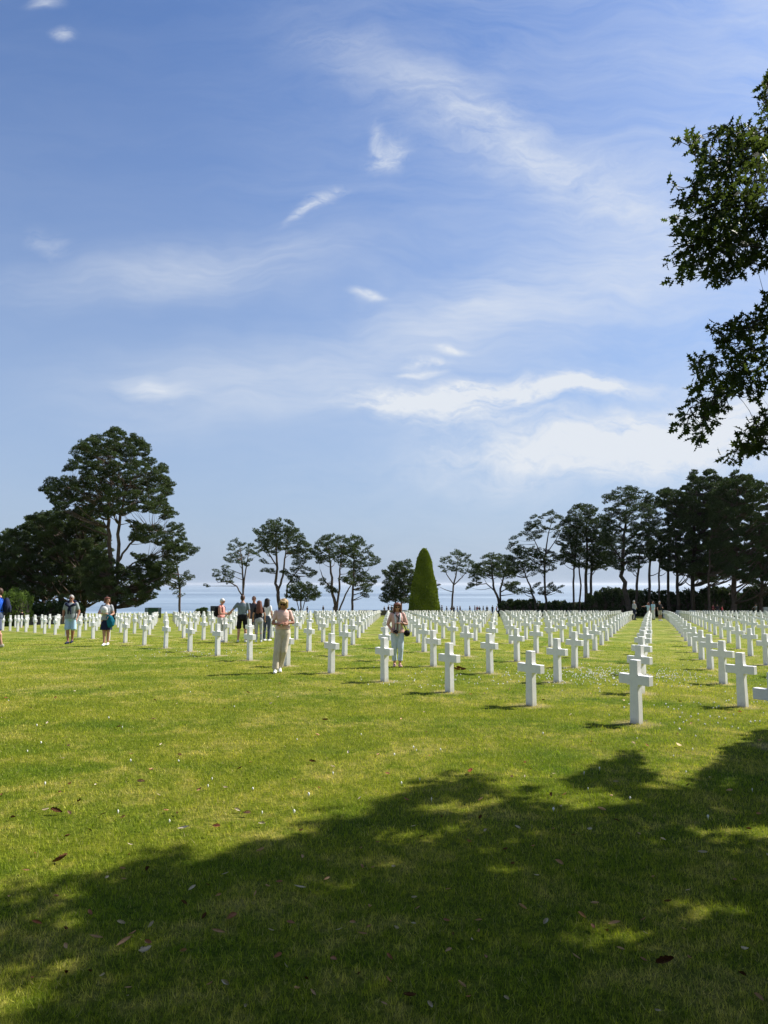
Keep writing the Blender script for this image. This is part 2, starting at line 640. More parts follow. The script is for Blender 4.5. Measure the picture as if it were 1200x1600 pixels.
def build_grass():
    V = []; Rn = []; n_tot = 0
    bands = [(1.6, 3.4, 12000, .0034, .042), (3.4, 5.5, 7000, .0044, .044), (5.5, 8.5, 3500, .0060, .046),
             (8.5, 13, 1500, .0090, .046), (13, 20, 560, .0140, .046), (20, 32, 170, .022, .046)]
    for y0, y1, dens, w, h in bands:
        half = .56 * y1 + .8
        n = int(dens * (y1 - y0) * 2 * half)
        y = rng.uniform(y0, y1, n); x = rng.uniform(-half, half, n)
        keep = np.abs(x) < .56 * y + .8
        x = x[keep]; y = y[keep]; n = len(x)
        # clumping
        X = x / S; Y = y / S
        zy = np.where(Y <= 46, -.0079 * Y - .000251 * Y * Y, 0)
        g = np.where(X < 0, -.0119 * X - .000895 * X * X, -.0119 * np.minimum(X, 10) - .000895 * np.minimum(X, 10) ** 2)
        tt = np.clip((Y - 22) / 38, 0, 1); fade = np.where(X < 0, 1.0, 1 - tt * tt * (3 - 2 * tt))
        z = (zy + g * fade) * S
        ang = rng.uniform(0, 2 * np.pi, n)
        lean = rng.uniform(.15, 1.1, n); la = rng.uniform(0, 2 * np.pi, n)
        clump = .5 + .5 * np.sin(x * 31 + 3 * np.sin(y * 17)) * np.sin(y * 27 + 2.5 * np.sin(x * 13))
        hh = h * rng.uniform(.40, 1.15, n) * (.6 + .6 * clump)
        ww = w * rng.uniform(.6, 1.2, n)
        a = np.stack([x - np.cos(ang) * ww / 2, y - np.sin(ang) * ww / 2, z - .004], 1)
        b = np.stack([x + np.cos(ang) * ww / 2, y + np.sin(ang) * ww / 2, z - .004], 1)
        c = np.stack([x + np.cos(la) * hh * np.sin(lean), y + np.sin(la) * hh * np.sin(lean), z + hh * np.cos(lean)], 1)
        V.append(np.stack([a, b, c], 1).reshape(-1, 3))
        Rn.append(np.repeat(rng.uniform(0, 1, n), 3))
        n_tot += n
    V = np.concatenate(V); Rn = np.concatenate(Rn)
    fs = np.arange(len(V)).reshape(-1, 3)
    o = mesh_np('grass', V, fs, M_BLADE, rnd=Rn)
    tag(o, 'short mown grass blades covering the near lawn', 'grass', kind='stuff')
    print('blades', n_tot)


build_grass()

# ------------------------------------------------------------------ marble crosses
M_MARBLE = bpy.data.materials.new('white_marble')
M_MARBLE.use_nodes = True


def marble():
    T = NT(M_MARBLE.node_tree)
    b = T.n['Principled BSDF']
    tc = T.node('ShaderNodeTexCoord')
    oi = T.node('ShaderNodeObjectInfo')
    vec = T.vmath('ADD', tc.outputs['Object'], T.vmath('SCALE', (31.0, 17.0, 5.0), None, oi.outputs['Random']))
    vein = T.noise(vec, 3.0, 7, 0.7, 2.2)
    veinf = T.maprange(T.math('ABSOLUTE', T.math('SUBTRACT', vein, .5)), 0.0, 0.03, 0.22, 0.0)
    soft = T.noise(vec, 9.0, 4, 0.6)
    c = T.mix(T.maprange(soft, .3, .7), (0.80, 0.79, 0.765), (0.88, 0.87, 0.845))
    c = T.mix(veinf, c, (0.60, 0.60, 0.59))
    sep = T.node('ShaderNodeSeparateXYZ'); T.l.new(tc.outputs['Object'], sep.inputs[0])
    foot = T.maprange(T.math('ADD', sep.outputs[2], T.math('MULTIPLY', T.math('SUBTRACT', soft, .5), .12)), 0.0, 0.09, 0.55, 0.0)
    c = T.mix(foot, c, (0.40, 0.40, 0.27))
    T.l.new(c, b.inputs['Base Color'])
    b.inputs['Roughness'].default_value = 0.5
    b.inputs['Specular IOR Level'].default_value = 0.35


marble()
XH = 0.8304 * S


def cross_mesh():
    """latin cross with flared post foot and filleted inner corners, arms along X"""
    H = XH
    wt, wb = .143 * H / 2 * 1.0, .165 * H / 2
    L = .545 * H / 2
    a0, a1 = .615 * H, .765 * H
    T_ = .118 * H / 2
    r = .026

    def fillet(cx, cz, sx, sz):
        # centre offset in direction (sx, sz), arc from the arm edge to the post edge
        pts = []
        for k in range(5):
            t = math.pi / 2 * k / 4
            pts.append((cx + sx * r * (1 - math.cos(t)), cz + sz * r * (1 - math.sin(t))))
        return pts
    right = [(wb, -0.12), (wb * .97, .2 * H)]
    f1 = fillet(wt, a0, 1, -1)[::1]       # lower inner corner: from post up to arm underside
    right += [(x, z) for x, z in f1]
    right += [(L, a0 - .002), (L, a1 + .002)]
    f2 = fillet(wt, a1, 1, 1)[::-1]
    right += [(x, z) for x, z in f2]
    right += [(wt * .97, H)]
    outline = right + [(-x, z) for x, z in reversed(right)]
    bm = bmesh.new()
    fv = [bm.verts.new((x, -T_, z)) for x, z in outline]
    bv = [bm.verts.new((x, T_, z)) for x, z in outline]
    n = len(outline)
    bm.faces.new(fv)
    bm.faces.new(list(reversed(bv)))
    for i in range(n):
        bm.faces.new((fv[(i + 1) % n], fv[i], bv[i], bv[(i + 1) % n]))
    bmesh.ops.recalc_face_normals(bm, faces=bm.faces)
    ed = [e for e in bm.edges if abs(e.verts[0].co.y - e.verts[1].co.y) < 1e-6 or e.calc_face_angle(0) > R(60)]
    bmesh.ops.bevel(bm, geom=ed, offset=.0045, segments=1, affect='EDGES', clamp_overlap=True)
    me = bpy.data.meshes.new('marble_cross')
    bm.to_mesh(me)
    bm.free()
    return me


ORD = ['zeroth', 'first', 'second', 'third', 'fourth', 'fifth', 'sixth', 'seventh', 'eighth', 'ninth', 'tenth',
       'eleventh', 'twelfth', 'thirteenth', 'fourteenth', 'fifteenth', 'sixteenth', 'seventeenth', 'eighteenth',
       'nineteenth', 'twentieth']


def ordinal(n):
    if n <= 20: return ORD[n]
    t, u = divmod(n, 10)
    tens = {2: 'twenty', 3: 'thirty', 4: 'forty', 5: 'fifty', 6: 'sixty'}[t]
    if u == 0: return tens[:-1] + 'ieth'
    return tens + '-' + ORD[u]


def ymax(px):
    xs = [0, 100, 230, 400, 560, 760, 900, 1010, 1040, 1250]
    ys = [51, 55, 62, 80, 100, 104, 100, 74, 92, 92]
    return float(np.interp(px, xs, ys)) * S


def build_crosses():
    spots = []
    for i in range(-70, 75):
        for j in range(0, 48):
            q = ORG + AV * i + CV * j
            if q.y < 2: continue
            px, py = project((q.x, q.y, gz(q.x, q.y)))
            if px < -70 or px > 1275: continue
            if q.y > ymax(px): continue
            if i < -1 and j == 0: continue
            spots.append((q.y, i, j, q, px))
    spots.sort(key=lambda s: s[0])
    vis = [s for s in spots if -12 < s[4] < 1225]
    rows = {}
    for s in sorted(vis, key=lambda s: s[1]):
        rows.setdefault(s[2], []).append(s[1])
    me = cross_mesh()
    base_rz = -PHI
    made = 0
    rest = []
    vid = set(id(s) for s in vis)
    protos = None
    for s in spots:
        _, i, j, q, px = s
        z = gz(q.x, q.y)
        jit = (rng.normal(0, R(.7)), rng.normal(0, R(.5)), base_rz + rng.normal(0, R(1.2)))
        if id(s) in vid and made < 300:
            if protos is None:
                o = link_mesh('marble_cross', me, M_MARBLE); protos = o
            else:
                o = protos.copy(); COL.objects.link(o)
            o.location = (q.x, q.y, z + rng.normal(0, .008))
            o.rotation_euler = jit
            k = rows[j].index(i) + 1
            n = len(rows[j])
            if j == 0:
                lab = 'white marble cross, %s from the right edge in the front row' % ordinal(k)
            else:
                lab = 'white marble cross, %s from the right end of the %s row back' % (ordinal(k), ordinal(j + 1))
            tag(o, lab, 'grave cross', 'white marble crosses in rows on the lawn')
            made += 1
        else:
            rest.append((q, z, jit))
    # the far remainder as one mass
    n = len(me.vertices)
    co = np.empty(n * 3, np.float32); me.vertices.foreach_get('co', co); co = co.reshape(-1, 3)
    bm = bmesh.new(); bm.from_mesh(me); bmesh.ops.triangulate(bm, faces=bm.faces)
    bm.verts.ensure_lookup_table()
    tri = np.array([[v.index for v in f.verts] for f in bm.faces]); bm.free()
    V = []; Fc = []
    for k, (q, z, jit) in enumerate(rest):
        M = np.array(Euler(jit).to_matrix())
        V.append(co @ M.T + np.array([q.x, q.y, z])); Fc.append(tri + k * n)
    o = mesh_np('distant_marble_crosses', np.concatenate(V), np.concatenate(Fc), M_MARBLE)
    tag(o, 'mass of small white crosses in the farthest rows before the sea', 'grave crosses', kind='stuff')
    print('crosses', made, len(rest))


build_crosses()
#@@PART2
# ------------------------------------------------------------------ foliage
def leaf_mat(name, dark, lite, trans=0.15, tcol=(.12, .2, .03), rough=0.55):
    m = bpy.data.materials.new(name)
    m.use_nodes = True
    T = NT(m.node_tree)
    b = T.n['Principled BSDF']
    at = T.node('ShaderNodeAttribute'); at.attribute_name = 'rnd'
    geo = T.node('ShaderNodeNewGeometry')
    n = T.noise(geo.outputs['Position'], 0.5, 4, 0.6)
    f = T.math('ADD', T.math('MULTIPLY', at.outputs['Fac'], .6), T.math('MULTIPLY', T.maprange(n, .35, .65), .4))
    c = T.mix(f, dark, lite)
    T.l.new(c, b.inputs['Base Color'])
    b.inputs['Roughness'].default_value = rough
    b.inputs['Specular IOR Level'].default_value = 0.10
    tr = T.node('ShaderNodeBsdfTranslucent')
    tr.inputs[0].default_value = (*tcol, 1)
    mx = T.node('ShaderNodeMixShader'); mx.inputs[0].default_value = trans
    T.l.new(b.outputs[0], mx.inputs[1]); T.l.new(tr.outputs[0], mx.inputs[2])
    T.l.new(mx.outputs[0], T.n['Material Output'].inputs[0])
    return m


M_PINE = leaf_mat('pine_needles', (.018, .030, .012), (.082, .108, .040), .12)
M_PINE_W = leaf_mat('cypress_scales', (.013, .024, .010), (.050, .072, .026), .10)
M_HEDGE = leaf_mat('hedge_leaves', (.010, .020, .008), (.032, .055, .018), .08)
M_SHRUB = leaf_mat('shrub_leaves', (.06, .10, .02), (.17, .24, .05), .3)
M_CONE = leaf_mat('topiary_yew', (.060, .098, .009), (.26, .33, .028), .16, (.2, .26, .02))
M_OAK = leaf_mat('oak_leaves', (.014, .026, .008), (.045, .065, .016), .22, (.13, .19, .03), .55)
M_BARK = simple_mat('pine_bark', (.085, .062, .048), .95, .45, 3.0, .8, 12)
M_BARKD = simple_mat('dark_bark', (.045, .036, .030), .95, .45, 3.0, .8, 12)


def inside(poly, x, y):
    r = False
    n = len(poly)
    j = n - 1
    for i in range(n):
        xi, yi = poly[i]; xj, yj = poly[j]
        if (yi > y) != (yj > y) and x < (xj - xi) * (y - yi) / (yj - yi) + xi: r = not r
        j = i
    return r


def tufts(centers, size, rays=7, up=0.5, width=.30, rs=None):
    """spiky tufts: every tuft a fan of thin triangles. centers (n,3), size (n,)"""
    n = len(centers)
    g = rs if rs is not None else rng
    d = g.normal(0, 1, (n, rays, 3)); d[:, :, 2] += up
    d /= np.linalg.norm(d, axis=2, keepdims=True)
    w = g.normal(0, 1, (n, rays, 3))
    w -= (w * d).sum(2, keepdims=True) * d
    w /= np.linalg.norm(w, axis=2, keepdims=True)
    L = size[:, None, None] * g.uniform(.6, 1.15, (n, rays, 1))
    c = centers[:, None, :]
    tip = c + d * L
    mid = c + d * L * .35
    a = mid + w * L * width
    b = mid - w * L * width
    V = np.stack([tip, a, c + 0 * d, b], 2).reshape(-1, 3)
    fs = np.arange(len(V)).reshape(-1, 4)
    rn = np.repeat(g.uniform(0, 1, n), rays * 4)
    return V, fs, rn


def curve_pts(a, b, sag, n=5, side=0.0):
    a = Vector(a); b = Vector(b)
    out = []
    for k in range(n + 1):
        t = k / n
        p = a.lerp(b, t)
        p.z += sag * math.sin(t * math.pi)
        p.x += side * math.sin(t * math.pi * 1.3)
        out.append(p)
    return out


def pad_points(poly, step, seed, keep=1.0):
    rnd = random.Random(seed)
    xs = [p[0] for p in poly]; ys = [p[1] for p in poly]
    pts = []
    area = (max(xs) - min(xs)) * (max(ys) - min(ys))
    for _ in range(int(area / step / step * 40) + 60):
        x = rnd.uniform(min(xs), max(xs)); y = rnd.uniform(min(ys), max(ys))
        if not inside(poly, x, y): continue
        if any((x - q[0]) ** 2 + ((y - q[1]) * 1.5) ** 2 < step * step for q in pts): continue
        pts.append((x, y))
    return [p for p in pts if rnd.random() < keep]


def tree(name, label, cat, Y, stems, crowns, group, leaf=None, bark=None, step=8.5, pad=(7.5, 4.2), dens=1.0,
         tuft=None, seed=1, depth=0.55, keep=.93, hedge_up=0.6, extra=(), spiky=False):
    """stems: [ [(px,py,radius_px), ...] ]; crowns: outlines in photo px of foliage regions"""
    leaf = leaf or M_PINE; bark = bark or M_BARK
    u = px_size(Y)
    rnd = random.Random(seed)
    g = np.random.default_rng(seed)
    x0 = stems[0][0][0]
    gx = P(x0, 950, Y).x
    base = Vector((gx, Y, gz(gx, Y)))
    root = empty(name, base, label, cat, group)
    mb = MB()
    stem_pts = []
    for si, st in enumerate(stems):
        pts = []; rad = []
        for k, (x, y, r) in enumerate(st):
            p = P(x, y, Y + (rnd.uniform(-1, 1) * r * u * 2 if k else 0))
            if k == 0 and si == 0: p.z = base.z - .15
            elif k == 0 and y > 940: p.z = gz(p.x, Y) - .15
            pts.append(p); rad.append(r * u)
        # refine
        pp = []; rr = []
        for k in range(len(pts) - 1):
            for q in range(4):
                t = q / 4
                v = pts[k].lerp(pts[k + 1], t)
                if k or q: v = v + Vector((rnd.gauss(0, .25), rnd.gauss(0, .25), 0)) * rad[k]
                pp.append(v); rr.append(rad[k] * (1 - t) + rad[k + 1] * t)
        pp.append(pts[-1]); rr.append(rad[-1])
        mb.tube([p - base for p in pp], rr, 7)
        stem_pts += list(zip(pp, rr))
    cen = []; siz = []
    for ci, cr in enumerate(crowns):
        poly = cr[0]; kp = cr[1] if len(cr) > 1 else keep
        xs = [p[0] for p in poly]
        half = (max(xs) - min(xs)) / 2 * u
        cxp = (max(xs) + min(xs)) / 2
        ph1 = rnd.uniform(0, 6); ph2 = rnd.uniform(0, 6)
        for (x, y) in pad_points(poly, step * 1.0, seed * 31 + ci, kp):
            gate = math.sin(x / 7.5 + ph1) * math.sin(y / 5.2 + ph2 + math.sin(x / 13 + ph2) * 1.6)
            if gate < (-1.1 if kp > .985 else (-.90 if kp > .94 else -.70)): continue
            x += rnd.gauss(0, 1.6); y += rnd.gauss(0, 1.0) - (abs(rnd.gauss(0, 2.6)) if spiky else 0)
            # depth: round crown in plan
            off = abs(x - cxp) * u
            dmax = math.sqrt(max(half * half - off * off, 0)) * depth * 1.6
            yy = Y + rnd.uniform(-1, 1) * max(dmax, pad[0] * u * .5)
            c = P(x, y, yy)
            rx = pad[0] * u * rnd.uniform(.75, 1.3); rz = pad[1] * u * rnd.uniform(.75, 1.35)
            # limb from the nearest stem point that lies lower
            best = None; bd = 1e9
            for sp, sr in stem_pts:
                if sp.z > c.z + rz * .3: continue
                dd = (sp - c).length + abs((c.z - sp.z) - .45 * (sp - c).to_2d().length) * .6
                if dd < bd: bd = dd; best = (sp, sr)
            if best is None: best = min(stem_pts, key=lambda s: (s[0] - c).length)
            sp, sr = best
            L = (sp - c).length
            if L > .3:
                r0 = min(sr * .55, .018 * L + .03)
                cp = curve_pts(sp, c + Vector((0, 0, -rz * .3)), -L * .06 * rnd.uniform(-.3, 1.5), 4, rnd.uniform(-.05, .05) * L)
                mb.tube([p - base for p in cp], [r0, r0 * .8, r0 * .62, r0 * .42, r0 * .2], 5)
            n = int(dens * 100 * (rx / u / 7) * (rz / u / 4) + 10)
            q = g.normal(0, 1, (n, 3)); q /= np.linalg.norm(q, axis=1, keepdims=True)
            q *= g.uniform(.25, 1, (n, 1)) ** .5
            q[:, 2] = np.where(q[:, 2] < 0, q[:, 2] * .55, q[:, 2])
            q *= np.array([rx, rx * .95, rz])
            q[:, 2] += q[:, 0] * rnd.uniform(-.55, .55) + q[:, 1] * rnd.uniform(-.4, .4)
            # pads droop outward slightly
            cen.append(q + np.array(c - base))
            siz.append(g.uniform(.45, 1.35, n) * (tuft or 2.0) * .84 * u)
            # a few twigs inside the pad
            for k in range(3):
                e = Vector(q[rnd.randrange(n)])
                mb.tube([c - base + Vector((0, 0, -rz * .3)), c - base + e * .5, c - base + e], [.022, .015, .006], 3)
    mb.build('trunk', bark, root, smooth=True)
    cen = np.concatenate(cen); siz = np.concatenate(siz)
    V, fs, rn = tufts(cen, siz, 6, hedge_up + .35, .20, g)
    mesh_np('crown', V, fs, leaf, root, rnd=rn)
    return root


TG = 'pines along the cliff edge'
RG = 'dark conifers behind the right hand plots'
DL = 66 * S
tree('pine_tree', 'tall pine with layered crown, largest tree at the left of the lawn', 'tree', DL,
     [[(174, 955, 4.4), (173, 900, 3.8), (171, 850, 3.2), (168, 800, 2.4), (176, 740, 1.4), (180, 690, .6)],
      [(180, 945, 3.4), (183, 880, 3.0), (186, 820, 2.4), (196, 760, 1.4), (205, 715, .6)],
      [(183, 880, 1.9), (203, 850, 1.5), (232, 826, 1.0), (262, 832, .5)],
      [(180, 905, 1.6), (208, 880, 1.2), (232, 872, .9), (250, 890, .5)],
      [(170, 800, 1.5), (150, 775, 1.1), (110, 762, .5)],
      [(186, 800, 1.4), (215, 785, 1.0), (250, 790, .5)]],
     [([(179, 667), (195, 676), (207, 679), (229, 696), (233, 712), (241, 717), (238, 735), (260, 727), (253, 741), (267, 755), (271, 768), (256, 779), (275, 803), (262, 810), (240, 800),
        (215, 795), (195, 800), (170, 805), (140, 800), (120, 790), (133, 775), (105, 790), (85, 798), (78, 780), (67, 771), (77, 749), (110, 748), (133, 752), (125, 740),
        (103, 733), (117, 717), (120, 696), (135, 695), (144, 680), (160, 684)], .97),
      ([(205, 815), (240, 824), (283, 821), (285, 843), (308, 865), (283, 875), (262, 868), (245, 850), (225, 850), (205, 840)], .9),
      ([(232, 880), (262, 868), (283, 893), (270, 905), (246, 915), (232, 900)], .75),
      ([(150, 860), (190, 885), (215, 890), (232, 925), (220, 948), (170, 940), (135, 930), (130, 880)], .96), ([(205, 870), (232, 862), (246, 880), (250, 905), (238, 935), (220, 942), (214, 905)], .85)],
     TG, step=7.2, pad=(8.2, 4.4), dens=1.35, seed=3, tuft=2.3)
tree('pine_tree', 'broad dark bushy pine at the far left edge beside the tall pine', 'tree', DL + 7,
     [[(95, 955, 4.6), (98, 915, 4.0), (92, 880, 3), (85, 840, 1.6)], [(128, 955, 4.4), (131, 925, 3.6), (126, 880, 2.5), (130, 830, 1.2)],
      [(70, 955, 2.2), (66, 915, 2), (50, 870, 1.2)], [(20, 955, 2.4), (14, 915, 2), (5, 870, 1.2)]],
     [([(-60, 880), (-30, 850), (0, 858), (5, 835), (35, 825), (45, 810), (75, 802), (105, 800), (140, 795), (160, 820), (168, 850), (172, 900), (168, 935),
        (140, 938), (100, 932), (60, 938), (20, 932), (0, 942), (-60, 935)], 1.0)],
     TG, step=6.6, pad=(8.2, 5.0), dens=1.5, seed=5, tuft=2.3, leaf=M_PINE)
tree('pine_tree', 'slim small pine with bare straight trunk right of the tallest pine', 'tree', DL + 4,
     [[(281, 955, 1.9), (281, 920, 1.7), (278, 890, 1.2), (270, 862, .5)]],
     [([(246, 880), (262, 862), (280, 870), (288, 890), (301, 899), (290, 910), (298, 925), (282, 932), (262, 922), (247, 910)], .75)],
     TG, step=7.0, pad=(6.5, 3.4), dens=.95, seed=6)
tree('pine_tree', 'sparse leaning pine with two thin stems and a low left branch', 'tree', 104 * S,
     [[(380, 957, 1.7), (380, 915, 1.5), (378, 880, 1.1), (375, 855, .5)], [(380, 925, 1.2), (384, 890, 1.0), (389, 862, .5)],
      [(379, 932, 1.2), (370, 916, 1.0), (357, 909, .8), (340, 910, .4)]],
     [([(350, 862), (358, 852), (366, 842), (385, 848), (402, 848), (408, 862), (402, 880), (388, 886), (370, 878), (352, 876)], .85),
      ([(324, 916), (340, 893), (352, 886), (372, 903), (360, 912), (345, 908)], .8)],
     TG, step=6.8, pad=(6.0, 3.2), dens=.9, seed=7)
tree('pine_tree', 'round topped pine with forked dark trunk in the middle left group', 'tree', 100 * S,
     [[(438, 958, 3.1), (435, 930, 2.7), (431, 912, 2.2), (433, 880, 1.8), (431, 840, .8)], [(434, 925, 1.9), (442, 900, 1.6), (446, 865, 1.1), (450, 835, .5)],
      [(447, 935, 1.4), (449, 915, 1.3), (462, 895, 1.0), (476, 880, .5)], [(433, 885, 1.2), (420, 865, .9), (412, 845, .4)]],
     [([(400, 845), (404, 828), (415, 820), (428, 812), (452, 814), (464, 828), (470, 842), (482, 852), (480, 868), (466, 862), (458, 872), (440, 858), (425, 866), (410, 862)], .97),
      ([(462, 868), (482, 852), (494, 872), (490, 900), (474, 900), (470, 885), (458, 890)], .8),
      ([(408, 880), (422, 872), (424, 890), (414, 898)], .6), ([(436, 896), (456, 890), (470, 905), (450, 912)], .6)],
     TG, step=6.6, pad=(7.2, 4.0), dens=1.1, seed=8)
tree('young_pine', 'small dark young pine under the forked pine', 'tree', 96 * S,
     [[(470, 958, 1.4), (470, 945, 1.2), (471, 930, .7), (470, 918, .3)], [(470, 944, .8), (478, 932, .6), (484, 922, .3)], [(470, 944, .8), (462, 932, .6), (457, 926, .3)]],
     [([(449, 929), (457, 916), (468, 911), (485, 914), (496, 928), (494, 936), (478, 938), (462, 938), (450, 936)], 1.0)],
     TG, step=5.5, pad=(6.5, 3.8), dens=1.2, seed=9)
tree('pine_tree', 'wide pine with spreading limbs, left of a close pair', 'tree', 102 * S,
     [[(524, 958, 2.9), (524, 945, 2.6), (519, 925, 2.2), (517, 895, 1.7), (514, 860, .8)], [(524, 945, 2.0), (530, 920, 1.7), (531, 890, 1.2), (534, 855, .6)],
      [(526, 943, 1.5), (540, 928, 1.2), (550, 912, .8)], [(518, 920, 1.2), (506, 905, .9), (500, 890, .4)]],
     [([(496, 865), (498, 845), (512, 836), (530, 840), (545, 836), (556, 848), (552, 868), (540, 872), (545, 885), (530, 884), (520, 872), (508, 882), (498, 880)], .96),
      ([(500, 905), (515, 915), (530, 925), (515, 925)], .6), ([(534, 895), (550, 890), (552, 912), (538, 910)], .8)],
     TG, step=6.6, pad=(7.0, 3.9), dens=1.1, seed=10)
tree('pine_tree', 'straight trunked pine, right of a close pair', 'tree', 106 * S,
     [[(551, 957, 2.0), (551, 930, 1.8), (552, 895, 1.5), (553, 860, .7)], [(551, 915, 1.0), (562, 900, .8), (574, 892, .4)]],
     [([(545, 842), (556, 838), (572, 850), (580, 862), (590, 872), (583, 885), (570, 882), (566, 890), (588, 902), (592, 912), (580, 918), (578, 932), (566, 930), (556, 918), (548, 895)], .92)],
     TG, step=6.6, pad=(7.0, 3.9), dens=1.05, seed=11)
tree('pine_tree', 'low dense dark pine just left of the clipped cone', 'tree', 108 * S,
     [[(627, 958, 1.5), (627, 935, 1.3), (625, 905, .8), (624, 890, .4)], [(616, 958, 1.2), (618, 940, 1.1), (622, 915, .6)]],
     [([(597, 925), (604, 910), (602, 898), (610, 885), (622, 877), (638, 880), (646, 892), (648, 910), (645, 928), (640, 940), (622, 938), (602, 940)], 1.0)],
     TG, step=5.6, pad=(7.0, 4.0), dens=1.3, seed=12)
tree('pine_tree', 'slender open pine just right of the clipped cone', 'tree', 106 * S,
     [[(705, 957, 1.7), (707, 935, 1.5), (708, 915, 1.3), (713, 895, 1.0), (715, 875, .4)], [(708, 915, .9), (722, 902, .7), (730, 892, .3)], [(708, 912, .9), (698, 898, .7), (693, 885, .3)]],
     [([(686, 886), (692, 872), (702, 866), (712, 860), (724, 864), (735, 870), (742, 884), (740, 896), (728, 898), (718, 892), (702, 893), (690, 896)], .85),
      ([(682, 912), (694, 908), (700, 918), (688, 920)], .6)],
     TG, step=6.4, pad=(6.0, 3.2), dens=.9, seed=13)
tree('pine_tree', 'flat topped pine with two curved stems where the hedge starts', 'tree', 104 * S,
     [[(781, 958, 2.2), (780, 940, 2.0), (772, 920, 1.7), (769, 900, 1.3), (768, 880, .6)], [(781, 945, 1.6), (782, 920, 1.5), (787, 900, 1.1), (792, 885, .5)],
      [(775, 925, 1.0), (760, 912, .8), (742, 914, .4)], [(783, 925, .9), (795, 918, .7), (806, 922, .4)]],
     [([(736, 896), (742, 884), (752, 872), (765, 866), (786, 870), (800, 878), (806, 890), (800, 900), (784, 900), (768, 898), (752, 904), (740, 906)], .97),
      ([(732, 918), (745, 908), (760, 912), (748, 920)], .7), ([(788, 914), (808, 912), (812, 926), (796, 925)], .7)],
     TG, step=6.2, pad=(7.2, 3.6), dens=1.15, seed=14, bark=M_BARKD)
RB = dict(leaf=M_PINE_W, bark=M_BARKD)
tree('pine_tree', 'wispy thin topped pine rising above darker low branches', 'tree', 100 * S,
     [[(852, 958, 2.0), (852, 930, 1.8), (850, 880, 1.4), (856, 840, .9), (862, 812, .4)], [(852, 880, .9), (838, 850, .7), (826, 828, .3)], [(850, 870, .9), (868, 845, .6), (880, 820, .3)],
      [(836, 958, 1.8), (836, 940, 1.6), (828, 915, 1.3), (818, 890, .8)]],
     [([(822, 842), (822, 822), (832, 808), (852, 798), (880, 808), (886, 826), (870, 840), (860, 826), (846, 832), (834, 848)], .6),
      ([(796, 858), (802, 840), (815, 835), (820, 850), (810, 866)], .55),
      ([(788, 890), (792, 868), (812, 856), (845, 858), (868, 868), (868, 885), (850, 896), (820, 892), (800, 900)], 1.0),
      ([(800, 918), (820, 910), (850, 915), (868, 908), (880, 920), (850, 928), (815, 925)], .7)],
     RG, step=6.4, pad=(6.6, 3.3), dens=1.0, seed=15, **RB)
tree('pine_tree', 'dark pine with a cluster of thin bare stems below', 'tree', 102 * S,
     [[(897, 958, 1.6), (896, 910, 1.5), (898, 870, 1.2), (903, 810, .6)], [(905, 958, 1.5), (907, 915, 1.3), (904, 875, 1.0)], [(915, 958, 3.0), (915, 910, 2.4), (918, 860, 1.8), (915, 805, .7)],
      [(922, 958, 2.4), (923, 910, 2), (926, 870, 1.2)]],
     [([(870, 868), (876, 840), (880, 815), (892, 804), (896, 792), (915, 787), (930, 798), (932, 808), (948, 812), (956, 850), (952, 882), (930, 892), (905, 885), (880, 880)], .96)],
     RG, step=6.2, pad=(8.0, 4.4), dens=1.2, seed=16, **RB)
tree('pine_tree', 'tall flat topped dark pine with a thick leaning trunk', 'tree', 93 * S,
     [[(985, 960, 4.4), (978, 930, 3.8), (972, 890, 3.0), (975, 840, 2.0), (980, 790, .8)], [(990, 955, 2.4), (996, 915, 2.0), (1000, 860, 1.2)], [(974, 880, 1.6), (955, 850, 1.0)], [(976, 850, 1.6), (1005, 820, .9)]],
     [([(944, 806), (952, 795), (947, 775), (962, 768), (980, 762), (1008, 768), (1026, 786), (1032, 815), (1022, 850), (1005, 885), (975, 895), (950, 880), (944, 845)], .93)],
     RG, step=6.6, pad=(8.5, 3.8), dens=1.2, seed=17, **RB)
tree('cypress_tree', 'huge dark cypress with feathery jagged top', 'tree', 97 * S,
     [[(1083, 960, 3.4), (1083, 900, 3), (1085, 820, 2.2), (1088, 760, .8)], [(1060, 960, 2.6), (1058, 900, 2.2), (1056, 840, 1.2)], [(1045, 960, 2.2), (1044, 900, 2.0), (1046, 850, 1.0)],
      [(1015, 960, 2.4), (1014, 900, 2.0), (1018, 850, 1.0)], [(1030, 960, 1.6), (1030, 900, 1.4), (1032, 850, .8)]],
     [([(1026, 785), (1030, 772), (1060, 770), (1078, 760), (1080, 742), (1092, 750), (1108, 742), (1124, 748), (1135, 760), (1140, 900), (1110, 912), (1070, 900), (1040, 893), (1018, 875), (1012, 850), (1040, 830), (1045, 800)], .955)],
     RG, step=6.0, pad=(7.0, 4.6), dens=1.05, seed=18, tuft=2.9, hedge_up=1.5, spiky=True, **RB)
tree('cypress_tree', 'massive dark cypress at the right edge with a reddish thick trunk', 'tree', 90 * S,
     [[(1147, 962, 4.6), (1147, 920, 4.0), (1150, 860, 3.0), (1152, 770, .9)], [(1190, 962, 3.0), (1190, 900, 2.6), (1186, 820, 1.4)], [(1108, 960, 2.0), (1108, 900, 1.8), (1110, 840, 1.0)], [(1235, 962, 3), (1235, 800, 1)]],
     [([(1112, 775), (1130, 758), (1146, 740), (1158, 752), (1168, 745), (1180, 752), (1196, 762), (1240, 760), (1290, 790), (1300, 910), (1240, 915), (1200, 908), (1165, 915), (1130, 900), (1112, 880)], .955)],
     RG, step=6.0, pad=(7.2, 4.6), dens=1.05, seed=19, tuft=2.9, hedge_up=1.4, spiky=True, leaf=M_PINE_W, bark=M_BARK)


